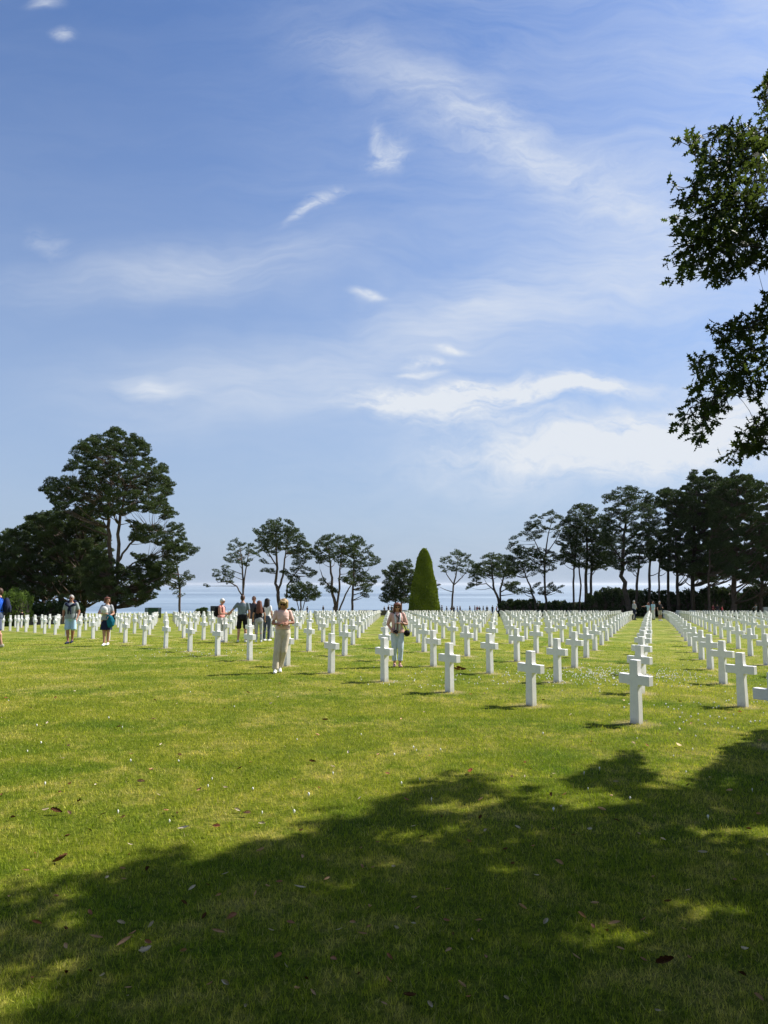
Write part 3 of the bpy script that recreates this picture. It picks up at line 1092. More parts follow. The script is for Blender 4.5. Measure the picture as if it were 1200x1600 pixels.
def leafy_box(name, label, cat, segs, leaf, seed, size=.16, dens=95, group=None, wob=.35):
    """hedge or bush: rounded solid dark core, leaf faces over and around it. segs: (cx, cy, w, d, h, rz)"""
    g = np.random.default_rng(seed)
    cx, cy = segs[0][0], segs[0][1]
    base = Vector((cx, cy, gz(cx, cy)))
    root = empty(name, base, label, cat, group)
    core = MB(); cen = []
    for (x, y, w, d, h) in segs:
        zb = gz(x, y)
        c = Vector((x, y, zb)) - base
        core.ellipsoid(c + Vector((0, 0, h * .42)), (w * .5, d * .46, h * .5), seg=14, rings=8)
        core.tube([c + Vector((0, 0, -.1)), c + Vector((0, 0, h * .5))], [.09, .05], 6)
        n = int(dens * (w * h + w * d + d * h))
        q = g.normal(0, 1, (n, 3)); 
        q = np.sign(q) * np.abs(q / np.linalg.norm(q, axis=1, keepdims=True)) ** .62
        nz = 1 + wob * (np.sin(q[:, 0] * 5 + x) * np.sin(q[:, 2] * 7 + y) + g.normal(0, .25, n)) * .4
        q[:, 2] = q[:, 2] * .5 + .5
        q *= np.stack([w * .52 * nz, d * .5 * nz, h * nz], 1)
        q[:, 2] = np.maximum(q[:, 2], .02)
        cen.append(q + np.array(c))
    core.build('stems', M_BARKD, root, smooth=True)
    cen = np.concatenate(cen)
    V, fs, rn = tufts(cen, g.uniform(.7, 1.3, len(cen)) * size, 5, .4, .35, g)
    mesh_np('foliage', V, fs, leaf, root, rnd=rn)
    return root


def hedge_run(name, label, cat, x0, x1, ytop, Y, leaf, seed, wpx=14, size=.2, group=None, jit=.12, dens=60):
    rnd = random.Random(seed)
    u = px_size(Y)
    segs = []
    x = x0
    while x <= x1:
        yt = ytop(x) if callable(ytop) else ytop
        p = P(x, yt, Y); yy = Y + rnd.uniform(-.3, .3)
        h = p.z - gz(p.x, yy)
        segs.append((p.x, yy, wpx * u * 1.7, 2.2, h * rnd.uniform(1 - jit, 1 + jit * .4)))
        x += wpx
    return leafy_box(name, label, cat, segs, leaf, seed, size, dens=dens, group=group)


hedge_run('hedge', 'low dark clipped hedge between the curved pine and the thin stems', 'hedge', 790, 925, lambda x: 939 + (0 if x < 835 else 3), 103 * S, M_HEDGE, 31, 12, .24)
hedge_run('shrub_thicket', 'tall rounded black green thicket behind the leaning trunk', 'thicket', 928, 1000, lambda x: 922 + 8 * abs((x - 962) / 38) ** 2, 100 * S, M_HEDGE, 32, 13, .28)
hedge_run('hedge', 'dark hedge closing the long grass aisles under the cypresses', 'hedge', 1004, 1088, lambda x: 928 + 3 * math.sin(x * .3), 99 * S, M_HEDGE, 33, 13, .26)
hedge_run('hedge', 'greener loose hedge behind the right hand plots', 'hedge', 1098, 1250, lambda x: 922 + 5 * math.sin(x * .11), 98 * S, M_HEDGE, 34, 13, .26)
hedge_run('hedge', 'low dark hedge beneath the pines at the far left', 'hedge', -40, 118, lambda x: 944 + 2 * math.sin(x * .2), 62 * S, M_HEDGE, 35, 13, .20)
hedge_run('shrub', 'light green rounded shrub at the far left behind the crosses', 'shrub', 20, 34, lambda x: 927 if x < 30 else 932, 58 * S, M_SHRUB, 36, 12, .10, dens=190)
hedge_run('shrub', 'tiny bush poking above the crosses beside the display board', 'shrub', 312, 318, 951, 98 * S, M_SHRUB, 37, 6, .2)
hedge_run('shrub', 'small bush on the cliff edge right of the slim pine', 'shrub', 455, 460, 951, 108 * S, M_HEDGE, 38, 6, .2)


def topiary():
    Y = 100 * S
    u = px_size(Y)
    c = P(663, 956, Y); gzv = gz(c.x, Y)
    root = empty('topiary_cone', (c.x, Y, gzv), 'tall clipped green cone tree with rounded tip behind the crosses', 'topiary')
    H = P(663, 857, Y).z - gzv
    prof = [(0, 23.2), (.12, 22.8), (.3, 20.6), (.5, 16.8), (.7, 12.6), (.82, 10.2), (.9, 7.6), (.95, 5.4), (.985, 2.7), (1.0, .5)]
    zz = np.array([p[0] for p in prof]); rr = np.array([p[1] for p in prof]) * u
    core = MB()
    core.loft([(0, 0, z * H * .985, r * .93, r * .93, .02) for z, r in zip(zz, rr)], 26)
    core.build('trunk', M_BARKD, root, smooth=True)
    n = 26000
    t = rng.uniform(0, 1, n * 2)
    rt = np.interp(t, zz, rr)
    keep = rng.uniform(0, rr.max(), n * 2) < rt + .15 * u
    t = t[keep]; rt = rt[keep]; n = len(t)
    th = rng.uniform(0, 2 * np.pi, n)
    lump = 1 + .025 * np.sin(th * 4 + t * 18) + .02 * np.sin(th * 7 - t * 31) + rng.normal(0, .012, n)
    r = rt * lump
    cen = np.stack([r * np.cos(th), r * np.sin(th), t * H], 1)
    sz = rng.uniform(.09, .22, n); sz[rng.uniform(0, 1, n) > .985] *= 2.1
    V, fs, rn = tufts(cen, sz, 4, .9, .34)
    mesh_np('foliage', V, fs, M_CONE, root, rnd=rn)


topiary()


# ------------------------------------------------------------------ the oak whose shade covers the foreground
def oak():
    bx, by = 9.6, 8.6
    base = Vector((bx, by, gz(bx, by)))
    root = empty('oak_tree', base, 'dark leafy oak boughs hanging in at the right edge of the sky', 'tree')
    sil = [
        [(1205, 198), (1160, 200), (1128, 193), (1100, 205), (1068, 222), (1074, 240), (1092, 250), (1096, 268), (1075, 288), (1075, 304), (1058, 316), (1066, 345), (1056, 385),
         (1066, 410), (1060, 430), (1090, 432), (1118, 446), (1140, 440), (1165, 425), (1205, 412)],
        [(1183, 160), (1186, 148), (1193, 118), (1206, 112), (1206, 190), (1190, 184)],
        [(1205, 448), (1186, 470), (1182, 492), (1150, 498), (1112, 506), (1100, 516), (1124, 520), (1126, 545), (1096, 552), (1078, 565), (1084, 596), (1066, 640), (1076, 655), (1066, 678),
         (1090, 696), (1104, 676), (1122, 655), (1135, 640), (1160, 610), (1180, 625), (1205, 610)],
        [(1205, 640), (1176, 652), (1150, 682), (1124, 716), (1140, 728), (1170, 706), (1205, 716)],
    ]
    holes = [[(1090, 300), (1108, 292), (1112, 308), (1098, 318)], [(1140, 395), (1160, 385), (1170, 400), (1150, 408)],
             [(1105, 600), (1130, 560), (1140, 575), (1122, 600)]]
    # outline of the shade on the lawn, in photo px
    shade = [(1280, 1140), (1200, 1168), (1130, 1176), (1110, 1196), (1050, 1196), (1000, 1178), (950, 1190), (905, 1212), (800, 1215), (700, 1222), (610, 1236), (570, 1262),
             (500, 1268), (480, 1284), (400, 1290), (320, 1312), (340, 1336), (230, 1345), (130, 1362), (150, 1388), (70, 1406), (-40, 1424), (-40, 1700), (1280, 1700)]
    lights = [(80, 1440, 75, 26), (500, 1385, 60, 14), (630, 1310, 70, 14), (10, 1535, 95, 48), (230, 1470, 70, 12), (440, 1300, 40, 9), (700, 1262, 60, 9), (920, 1250, 60, 9),
              (780, 1362, 40, 9), (930, 1462, 60, 22), (1100, 1420, 70, 14), (560, 1445, 50, 9), (1040, 1228, 50, 7), (850, 1470, 40, 9), (870, 1240, 40, 6), (1130, 1300, 60, 8)]
    g = np.random.default_rng(11)
    rnd = random.Random(11)
    sx, sy = math.cos(SUN_AZ) / math.tan(SUN_EL), math.sin(SUN_AZ) / math.tan(SUN_EL)
    cen = Vector((8.6, 7.4, 6.4))

    def shade_ok(p, margin=0):
        # where the shadow of point p lands
        z = p.z
        q = Vector((p.x - sx * z, p.y - sy * z, 0))
        zz = gz(q.x, q.y)
        q = Vector((p.x - sx * (z - zz), p.y - sy * (z - zz), zz))
        if q.y < 1.2: return True
        a, b = project(q)
        if a > 1290 or b > 1690: return True
        a2 = a + 38 * math.sin(a / 41 + b / 17) + 16 * math.sin(a / 13.0 - b / 9)
        b2 = b - 6 + 19 * math.sin(a / 37 + 1.3) + 12 * math.sin(a / 14 + b / 11)
        if not inside(shade, a2, b2): return False
        hole = math.sin(a / 33 + 1.7 * math.sin(b / 21)) * math.sin(b / 12.5 + 1.4 * math.sin(a / 47 + 2))
        if hole > (.70 if b < 1330 else .86) and rnd.random() < .97: return False
        for (lx, ly, lw, lh) in lights:
            if ((a - lx) / lw) ** 2 + ((b - ly) / lh) ** 2 < 1.5 and rnd.random() < .97: return False
        return True

    def view_ok(p):
        if p.y < .3: return True
        a, b = project(p)
        if a > 1222 or a < -60: return True
        if any(inside(h, a, b) for h in holes) and rnd.random() < .9: return False
        return any(inside(s, a, b) for s in sil)

    clumps = []          # (centre, radius)
    vis = []
    # boughs that show at the frame edge
    for si, poly in enumerate(sil):
        for (x, y) in pad_points([(q[0] + 5, q[1]) for q in poly], 16.5 if si != 1 else 12, 900 + si, .82):
            Yd = (6.6 if si < 2 else 7.0) + rnd.uniform(-.6, .6)
            p = P(x, y, Yd)
            vis.append((p, .16 + .05 * rnd.random()))
    tries = 0
    while len(clumps) < 980 and tries < 90000:
        tries += 1
        q = Vector((g.normal(), g.normal(), g.normal())).normalized() * (g.uniform(.1, 1) ** .4)
        p = cen + Vector((q.x * 7.0, q.y * 7.6, q.z * 4.6))
        if p.z < 2.6: continue
        if p.y > 0.3:
            a, b = project(p)
            if a < 1262 and b < 1640: continue
        if not shade_ok(p): continue
        if any((p - c).length < .43 for c, r in clumps): continue
        clumps.append((p, .50))
    print('oak clumps', len(vis), len(clumps))
    # wood
    mb = MB()
    trunk = [Vector((0, 0, -.2)), Vector((.05, .02, 1.2)), Vector((-.1, .05, 2.6)), Vector((-.2, -.1, 4.2)), Vector((-.35, -.3, 6.2)), Vector((-.5, -.4, 8.5))]
    mb.tube(trunk, [.42, .33, .29, .25, .17, .07], 12)
    nodes = [(t + base, r) for t, r in zip(trunk[2:], [.29, .25, .17, .07])]
    allc = sorted([(c, r) for c, r in clumps + vis], key=lambda k: (k[0] - (base + Vector((0, 0, 4)))).length)
    for c, r in allc:
        best = None; bd = 1e9
        for q, qr in nodes:
            L = (q - c).length
            s = L + (0.5 if q.z > c.z + .8 else 0) + .02 / max(qr, .01)
            if s < bd: bd = s; best = (q, qr)
        q, qr = best
        L = (q - c).length
        r0 = min(qr * .75, .012 + .018 * L)
        side = Vector((rnd.gauss(0, .06), rnd.gauss(0, .06), rnd.gauss(0, .05))) * L
        m1 = q.lerp(c, .35) + side; m2 = q.lerp(c, .7) + side * .8
        ok = all(view_ok(v) for v in (m1, m2)) or c.x > 6.5
        mb.tube([q - base, m1 - base, m2 - base, c - base], [r0, r0 * .8, r0 * .6, max(r0 * .4, .004)], 5)
        nodes.append((m2, r0 * .6)); nodes.append((c, max(r0 * .4, .004)))
    # foliage
    leaf = [(0, 0), (.03, .14), (.20, .24), (.08, .34), (.27, .50), (.08, .55), (.22, .74), (.05, .78), (0, 1.0),
            (-.05, .78), (-.22, .74), (-.08, .55), (-.27, .50), (-.08, .34), (-.20, .24), (-.03, .14)]
    leaf = np.array(leaf)
    simple = np.array([(0, 0), (.30, .30), (.34, .62), (0, 1.0), (-.34, .62), (-.30, .30)])

    def leaves(pts, shape, smin, smax, sag, dirs=None):
        n = len(pts); k = len(shape)
        d = g.normal(0, 1, (n, 3)) if dirs is None else np.array(dirs, float); d[:, 2] -= sag
        d /= np.linalg.norm(d, axis=1, keepdims=True)
        w = g.normal(0, 1, (n, 3)); w -= (w * d).sum(1, keepdims=True) * d
        w /= np.linalg.norm(w, axis=1, keepdims=True)
        nn = np.cross(d, w)
        L = g.uniform(smin, smax, n)[:, None, None]
        sxv = shape[None, :, 0:1] * L; syv = shape[None, :, 1:2] * L
        curl = -(shape[None, :, 1:2] ** 2) * L * .22 + np.abs(shape[None, :, 0:1]) * L * .25
        V = pts[:, None, :] + w[:, None, :] * sxv + d[:, None, :] * syv + nn[:, None, :] * curl
        return V.reshape(-1, 3), np.arange(n * k).reshape(-1, k), np.repeat(g.uniform(0, 1, n), k)
    pts = []; dirs = []

    def shoot(c, e, nl, free):
        """a twig from c to e with leaves along it"""
        reach = 0
        m = c.lerp(e, .5) + Vector((rnd.gauss(0, .03), rnd.gauss(0, .03), rnd.gauss(0, .03)))
        for k in range(nl):
            t = .25 + .75 * (k + rnd.random() * .6) / nl
            p = (c.lerp(m, t * 2) if t < .5 else m.lerp(e, t * 2 - 1)) + Vector((rnd.gauss(0, .02), rnd.gauss(0, .02), rnd.gauss(0, .02)))
            if free or view_ok(p):
                pts.append(p - base); reach = t
                dv = (e - c).normalized() * .8 + Vector((rnd.gauss(0, .6), rnd.gauss(0, .6), rnd.gauss(-.1, .6)))
                dirs.append(dv)
        if reach > .4:
            e2 = c.lerp(m, reach * 2) if reach < .5 else m.lerp(e, reach * 2 - 1)
            mb.tube([c - base, c.lerp(m, .8) - base if reach > .5 else c.lerp(e2, .5) - base, e2 - base], [.005, .0035, .0015], 4)
    for c, r in vis:
        for k in range(4):
            v = Vector((g.normal(), g.normal(), g.normal() * .8 + .1)).normalized()
            shoot(c, c + v * r * rnd.uniform(.8, 1.6), 7, False)
        a_, b_ = project(c)
        if a_ < 1088 and rnd.random() < .6:
            v = Vector((-.8 + rnd.gauss(0, .5), rnd.gauss(0, .3), rnd.gauss(.15, .6))).normalized()
            shoot(c, c + v * r * rnd.uniform(.8, 1.15), 7, True)
    V, fs, rn = leaves(np.array(pts), leaf, .065, .125, .25, np.array(dirs))
    mesh_np('bough_leaves', V, fs, M_OAK, root, rnd=rn)
    pts = []
    for c, r in clumps:
        n = 128
        q = g.normal(0, 1, (n, 3)); q /= np.linalg.norm(q, axis=1, keepdims=True); q *= g.uniform(.05, 1, (n, 1)) ** .4 * r
        for v in q:
            p = c + Vector(v)
            if p.y > .3:
                a, b = project(p)
                if a < 1212 and not view_ok(p): continue
            if shade_ok(p): pts.append(p - base)
    print('oak leaves', len(pts))
    V, fs, rn = leaves(np.array(pts), simple, .12, .19, .2)
    mesh_np('crown', V, fs, M_OAK, root, rnd=rn)
    mb.build('trunk', M_BARKD, root, smooth=True)


oak()


def added_oak():  # added unseen tree, keeps open sky from brightening the shaded foreground
    bx, by = -5.0, -4.8
    base = Vector((bx, by, gz(bx, by)))
    root = empty('oak_tree', base, 'broad unseen oak added behind the camera to block sky light', 'tree')
    g = np.random.default_rng(21)
    n = 26000
    q = g.normal(0, 1, (n, 3)); q /= np.linalg.norm(q, axis=1, keepdims=True); q *= g.uniform(.3, 1, (n, 1)) ** .5
    q = q * np.array([10.5, 6.2, 4.2]) + np.array([0, 0, 7.2])
    q += .5 * np.sin(q[:, [1, 2, 0]] * 2.1)
    V, fs, rn = tufts(q, g.uniform(.18, .34, n), 4, 0.0, .4, g)
    mesh_np('crown', V, fs, M_OAK, root, rnd=rn)
    mb = MB()
    mb.tube([(0, 0, -.2), (.1, 0, 1.6), (-.1, .1, 3.4), (0, .1, 6.5), (.2, 0, 10)], [.45, .36, .30, .2, .05], 12)
    for k in range(12):
        a = k * 2.4; z = 2.8 + k * .45; L = 7 - abs(k - 4) * .5
        mb.tube([(0, .05, z), (math.cos(a) * L * .4, math.sin(a) * L * .3, z + 1.0), (math.cos(a) * L, math.sin(a) * L * .65, z + 2.2)], [.14, .09, .02], 6)
    mb.build('trunk', M_BARKD, root, smooth=True)


added_oak()
#@@PART3
# ------------------------------------------------------------------ people
M_SKIN = simple_mat('skin', (.48, .26, .18), .55, .10, 12)
M_SKIN_TAN = simple_mat('tanned_skin', (.36, .17, .11), .55, .10, 12)
_cl = {}


def cloth(name, col, rough=.85):
    if name not in _cl:
        _cl[name] = simple_mat('cloth_' + name, col, rough, .10, 14, .5, 45, spec=.15)
    return _cl[name]


C_ = dict(pink=(.74, .50, .44), blush=(.62, .38, .34), salmon=(.70, .30, .26), beige=(.60, .52, .41), white=(.74, .74, .74), offwhite=(.60, .60, .58), palejean=(.52, .60, .68),
          grey=(.17, .21, .24), greyshirt=(.27, .30, .30), black=(.012, .012, .014), navy=(.018, .022, .05), ltblue=(.36, .52, .68), teal=(.01, .13, .19), blue=(.02, .10, .55),
          darkgrey=(.05, .05, .06), ltgrey=(.35, .36, .38), red=(.42, .03, .05), khaki=(.36, .34, .26), skyb=(.36, .52, .60), jean=(.08, .10, .15), maroon=(.18, .03, .05))
H_ = dict(blond=(.36, .24, .11), brown=(.06, .028, .014), auburn=(.12, .04, .022), grey=(.34, .32, .30), dark=(.02, .014, .010), white=(.62, .60, .56))


def cmat(k): return cloth(k, C_[k])


def hmat(k):
    if 'h' + k not in _cl: _cl['h' + k] = simple_mat('hair_' + k, H_[k], .5, .35, 22, .6, 60)
    return _cl['h' + k]


J0 = dict(hipR=(-.085, 0, .90), hipL=(.085, 0, .90), kneeR=(-.095, -.02, .49), kneeL=(.095, -.02, .49), ankR=(-.10, .02, .085), ankL=(.10, .02, .085),
          toeR=(-.115, -.15, .03), toeL=(.115, -.15, .03), shR=(-.175, .0, 1.385), shL=(.175, .0, 1.385), elR=(-.235, .03, 1.10), elL=(.235, .03, 1.10),
          wrR=(-.245, -.06, .87), wrL=(.245, -.06, .87))


def person(label, feet, height, yaw, pose=None, head=(0, 0, 0), skin=None, top=('shirt', 'grey', .45), bottom=('trousers', 'jean'), shoes='darkgrey',
           hair=('short', 'brown'), group=None, vox=.011, female=False, glasses=False, bulk=1.0, loc=None, hands=None, extras=(), detail=True, top_z=.90, sandals=False):
    """figure facing -Y in its own frame, 1.70 m tall before scaling"""
    skin = skin or M_SKIN
    if loc is None:
        loc = ground_pt(*feet)
    root = empty('person', loc, label, 'person', group, rz=R(yaw))
    sc = height / 1.70
    root.scale = (sc, sc, sc)
    J = {k: Vector(v) for k, v in J0.items()}
    for k, v in (pose or {}).items(): J[k] = Vector(v)
    b = MB()
    B = bulk
    sw = .88 if female else 1.0
    SL = .86 if female else 1.0
    # torso and neck
    b.loft([(0, 0, .84, .10, .09), (0, .01, .88, .158 * B, .108 * B), (0, .01, .95, .160 * B, .112 * B), (0, .0, 1.06, .132 * B * sw, .098 * B), (0, -.005, 1.20, .150 * B * sw, .108 * B),
            (0, 0, 1.32, .170 * B * sw, .105 * B), (0, .005, 1.39, .160 * sw, .085), (0, .01, 1.43, .095, .062), (0, .01, 1.47, .056, .056)], 20)
    hr = Euler((R(head[0]), R(head[1]), R(head[2])), 'ZXY').to_matrix()
    nb = Vector((0, .012, 1.45))

    def hp(x, y, z): return nb + hr @ (Vector((x, y, z)) - nb)
    b.capsule(nb - Vector((0, 0, .05)), .056, hp(0, .0, 1.53), .050, 12)
    b.ellipsoid(hp(0, 0, 1.605), (.074, .092, .105), hr, 16, 12)
    b.ellipsoid(hp(0, -.030, 1.560), (.052, .060, .062), hr)      # jaw
    b.ellipsoid(hp(0, -.098, 1.590), (.013, .018, .022), hr, 8, 6)  # nose
    b.ellipsoid(hp(0, -.084, 1.548), (.022, .010, .008), hr, 8, 6)  # lips
    for s in (-1, 1): b.ellipsoid(hp(s * .076, .008, 1.592), (.010, .018, .030), hr, 8, 6)
    for s, q in ((-1, 'R'), (1, 'L')):
        hip, kn, an, toe = J['hip' + q], J['knee' + q], J['ank' + q], J['toe' + q]
        b.capsule(hip, .086 * B, kn, .054 * B, 14)
        b.capsule(kn, .054 * B, an, .034, 12)
        calf = kn.lerp(an, .28) + Vector((0, .018, 0)); b.capsule(calf, .050 * B, kn.lerp(an, .6), .038, 12)
        heel = an + (an - toe).normalized() * .03; heel.z = max(an.z - .045, .03)
        b.capsule(heel, .036, toe, .026, 10, 0.8, (0, 0, 1)); b.capsule(an, .036, an.lerp(toe, .45), .032, 10)
        sh, el, wr = J['sh' + q].copy(), J['el' + q], J['wr' + q]
        sh.x *= sw
        b.capsule(sh, .052 * B * SL, el, .036 * B, 12)
        b.capsule(el, .036 * B, wr, .024, 12)
        # hand: palm, four unequal bent fingers, thumb leaving the side of the palm
        d = (wr - el).normalized()
        if hands and q in hands: d = Vector(hands[q]).normalized()
        up = Vector((0, -1, 0)) if abs(d.y) < .8 else Vector((0, 0, 1))
        side = (up - d * up.dot(d)).normalized()
        pn = d.cross(side) * s
        palm = wr + d * .05
        b.capsule(wr + d * .015, .024, wr + d * .072, .032, 10, .5, pn)
        if detail:
            for f, (off, L) in enumerate(((.026, .070), (.009, .080), (-.009, .074), (-.025, .058))):
                r0 = wr + d * .082 + side * off
                k1 = r0 + d * L * .45 + pn * -.006
                k2 = k1 + (d * .8 - pn * .6).normalized() * L * .5
                b.capsule(r0 - d * .02, .0105, k1, .0095, 7); b.capsule(k1, .0095, k2, .008, 7)
            t0 = wr + d * .03 + side * .026
            t1 = t0 + (d * .7 + side * .7).normalized() * .04
            b.capsule(t0, .012, t1, .011, 7); b.capsule(t1, .011, t1 + (d * .9 - pn * .3).normalized() * .03, .009, 7)
    b.build('body', skin, root, voxel=vox * .72 if detail else vox, relax=3)
    # ---- clothes
    kind, colr, sleeve = top
    t = MB()
    zt = top_z
    wv = .025
    rings = [(0, 0, zt, .176 * B * (1.02 if female else 1), .128 * B, wv), (0, 0, zt + .08, .170 * B, .124 * B, wv), (0, 0, 1.06, .150 * B * (sw), .116 * B, wv), (0, -.008, 1.20, .164 * B * sw, .124 * B, .015),
             (0, -.004, 1.31, .180 * B * sw, .120 * B), (0, .0, 1.385, .168 * sw, .098), (0, .006, 1.425, .100, .076), (0, .01, 1.445, .066, .064)]
    rings = [r for i, r in enumerate(rings) if i == 0 or r[2] > zt + .02]
    t.loft(rings, 26)
    if female:
        for s in (-1, 1): t.ellipsoid((s * .064, -.078, 1.235), (.060, .046, .056))
    for s, q in ((-1, 'R'), (1, 'L')):
        sh, el, wr = J['sh' + q].copy(), J['el' + q], J['wr' + q]
        sh.x *= sw
        if sleeve <= 0: t.capsule(sh, .058 * B, sh.lerp(el, .12), .056 * B, 12)
        elif sleeve <= 1: t.capsule(sh, .062 * B * SL, sh.lerp(el, sleeve), .056 * B * SL, 12)
        else:
            t.capsule(sh, .062 * B * SL, el, .050 * B * SL, 12); t.capsule(el, .050 * B * SL, el.lerp(wr, sleeve - 1), .038, 12)
    t.build(kind, cmat(colr), root, voxel=vox, relax=3)
    kind, colr = bottom[:2]
    t = MB()
    if kind in ('trousers', 'cropped_trousers', 'shorts', 'jeans'):
        t.loft([(0, .01, .80, .14, .10), (0, .012, .86, .176 * B, .124 * B, .015), (0, .01, .95, .172 * B, .126 * B, .015), (0, .005, 1.03, .150 * B, .114 * B)], 24)
        for s, q in ((-1, 'R'), (1, 'L')):
            hip, kn, an = J['hip' + q], J['knee' + q], J['ank' + q]
            wide = bottom[2] if len(bottom) > 2 else 1.0
            if kind == 'shorts':
                e = hip.lerp(kn, .86)
                B_ = min(B, 1.04); o_ = Vector((s * .012, 0, 0))
                t.capsule(hip, .092 * B_, e + o_, .082 * B_ * wide, 14); t.tube([hip.lerp(kn, .4) + o_, kn + (hip - kn) * .06 + o_], [.086 * B_, .088 * B_ * wide], 14)
            else:
                end = .97 if kind != 'cropped_trousers' else .80
                e = kn.lerp(an, end)
                t.capsule(hip, .096 * B, kn, .070 * B * wide, 14)
                m = kn.lerp(e, .5) + Vector((s * .006, .01, 0))
                t.tube([kn + Vector((0, 0, .05)), kn, m, e], [.066 * B * wide, .069 * B * wide, .064 * wide, .066 * wide], 16)
    elif kind == 'skirt':
        e = .56
        hk = (J['kneeR'] + J['kneeL']) / 2
        t.loft([(hk.x * .7, hk.y * .7, e, .215, .17, .06), (hk.x * .4, hk.y * .3, .70, .20, .155, .05), (0, .01, .86, .178, .128, .02), (0, .01, .95, .168, .122), (0, .005, 1.03, .142, .108)], 26)
    t.build(kind, cmat(colr), root, voxel=vox, relax=2)
    for s, q in ((-1, 'R'), (1, 'L')):
        an, toe = J['ank' + q], J['toe' + q]
        t = MB()
        heel = an + (an - toe).normalized() * .035; heel.z = max(an.z - .045, .035)
        t.capsule(heel + Vector((0, 0, .002)), .043, toe + Vector((0, 0, .005)), .036, 12, .85, (0, 0, 1))
        if not sandals: t.capsule(heel + Vector((0, 0, .03)), .040, an.lerp(toe, .45), .038, 12)
        t.build('shoe', cmat(shoes), root, voxel=.011, relax=2)
    # ---- hair
    hk, hc = hair
    t = MB()
    if hk != 'bald':
        t.ellipsoid(hp(0, .014, 1.625), (.084, .096, .098), hr, 16, 12)
        t.ellipsoid(hp(0, .04, 1.60), (.078, .074, .095), hr)
    if hk == 'bob':
        for k in range(9):
            a = R(-25 + k * 230 / 8)
            p0 = hp(math.cos(a) * .075, .005 + math.sin(a) * .075, 1.66); p1 = hp(math.cos(a) * .092, .015 + math.sin(a) * .088, 1.515 + .012 * (k % 2))
            t.capsule(p0, .032, p1, .028, 8)
        t.capsule(hp(-.05, -.072, 1.668), .026, hp(.04, -.078, 1.664), .026, 8)
    if hk == 'long':
        for k in range(9):
            a = R(-22 + k * 224 / 8)
            p0 = hp(math.cos(a) * .074, .005 + math.sin(a) * .075, 1.66); p1 = hp(math.cos(a) * .090, .015 + math.sin(a) * .085, 1.50)
            p2 = p1 + Vector((math.cos(a) * .015, .02, -.11 - .02 * (k % 3)))
            t.capsule(p0, .032, p1, .031, 8); t.capsule(p1, .031, p2, .018, 8)
        t.capsule(hp(-.05, -.068, 1.672), .026, hp(.05, -.068, 1.672), .026, 8)
    if hk == 'waist':
        for k in range(7):
            a = R(10 + k * 160 / 6)
            p0 = hp(math.cos(a) * .070, .01 + math.sin(a) * .075, 1.66); p1 = hp(math.cos(a) * .085, .03 + math.sin(a) * .085, 1.48)
            p2 = p1 + Vector((math.cos(a) * .05, .055, -.27 - .02 * (k % 3)))
            t.capsule(p0, .034, p1, .036, 8); t.capsule(p1, .036, p2, .020, 8)
    if hk == 'thin':
        pass
    if t.v: t.build('hair', hmat(hc), root, voxel=.010, relax=2)
    if glasses:
        t = MB()
        for s in (-1, 1):
            t.ellipsoid(hp(s * .032, -.088, 1.612), (.029, .010, .021), hr, 12, 8)
            t.capsule(hp(s * .060, -.080, 1.618), .004, hp(s * .078, .01, 1.612), .004, 6)
        t.capsule(hp(-.012, -.096, 1.616), .004, hp(.012, -.096, 1.616), .004, 6)
        t.build('sunglasses', cmat('black'), root, smooth=True)
    elif detail:
        t = MB()
        for s in (-1, 1): t.ellipsoid(hp(s * .030, -.083, 1.610), (.013, .006, .007), hr, 8, 6)
        t.build('eyes', cmat('darkgrey'), root, smooth=True)
    root['_hp'] = 1
    del root['_hp']
    return root, hp, J


def hgt(feet, head_y):
    g = ground_pt(*feet)
    return (feet[1] - head_y) * g.y / F


VIS = 'visitors walking among the crosses'
# woman with folded arms, walking towards us
h = hgt((441, 1051), 936)
pr, hp, J = person('woman in pink top and beige trousers walking with folded arms, head bowed', (441, 1051), h * .985, 14,
       dict(kneeR=(-.14, -.08, .50), ankR=(-.17, -.10, .085), toeR=(-.20, -.26, .03), kneeL=(.02, -.07, .49), ankL=(-.055, .10, .12), toeL=(-.05, -.05, .03),
            elR=(-.235, -.03, 1.13), wrR=(-.01, -.185, 1.09), elL=(.235, -.03, 1.14), wrL=(.03, -.165, 1.14)),
       head=(24, 4, -20), skin=M_SKIN_TAN, top=('jumper', 'pink', .62), bottom=('trousers', 'beige', 1.12), shoes='white', hair=('bob', 'blond'), female=True, glasses=True, bulk=.98,
       hands=dict(R=(.9, .05, .25), L=(-.9, -.05, -.1)), vox=.010, group=VIS, top_z=1.0)
t = MB(); t.capsule((-.05, -.165, 1.10), .027, (-.035, -.17, 1.10), .027, 10); t.build('wristwatch', cmat('offwhite'), pr, smooth=True)

# woman with camera and shoulder bag
h = hgt((621, 1043), 945)
pr, hp, J = person('auburn haired woman in pink jacket and pale cropped jeans beside the front crosses', (621, 1042), h * 1.01, 3,
       dict(kneeR=(-.085, -.05, .49), ankR=(-.075, .03, .085), toeR=(-.10, -.12, .03), kneeL=(.08, -.08, .49), ankL=(.06, -.05, .085), toeL=(.09, -.21, .03),
            elR=(-.255, .02, 1.12), wrR=(-.13, -.17, .93), elL=(.25, .0, 1.13), wrL=(.07, -.17, 1.16)),
       head=(14, 0, 0), top=('jacket', 'blush', .80), bottom=('cropped_trousers', 'palejean', 1.0), shoes='blush', hair=('long', 'auburn'), female=True, glasses=True, bulk=1.08,
       hands=dict(R=(.8, -.3, -.4), L=(-.9, -.1, .1)), vox=.010, group=VIS, top_z=.90, sandals=True)
t = MB()
for s in (-1, 1):
    t.tube([(s * .05, .02, 1.46), (s * .07, -.09, 1.38), (s * .055, -.150, 1.24), (s * .045, -.145, 1.05), (s * .03, -.15, .94)], [.020, .026, .030, .028, .02], 8)
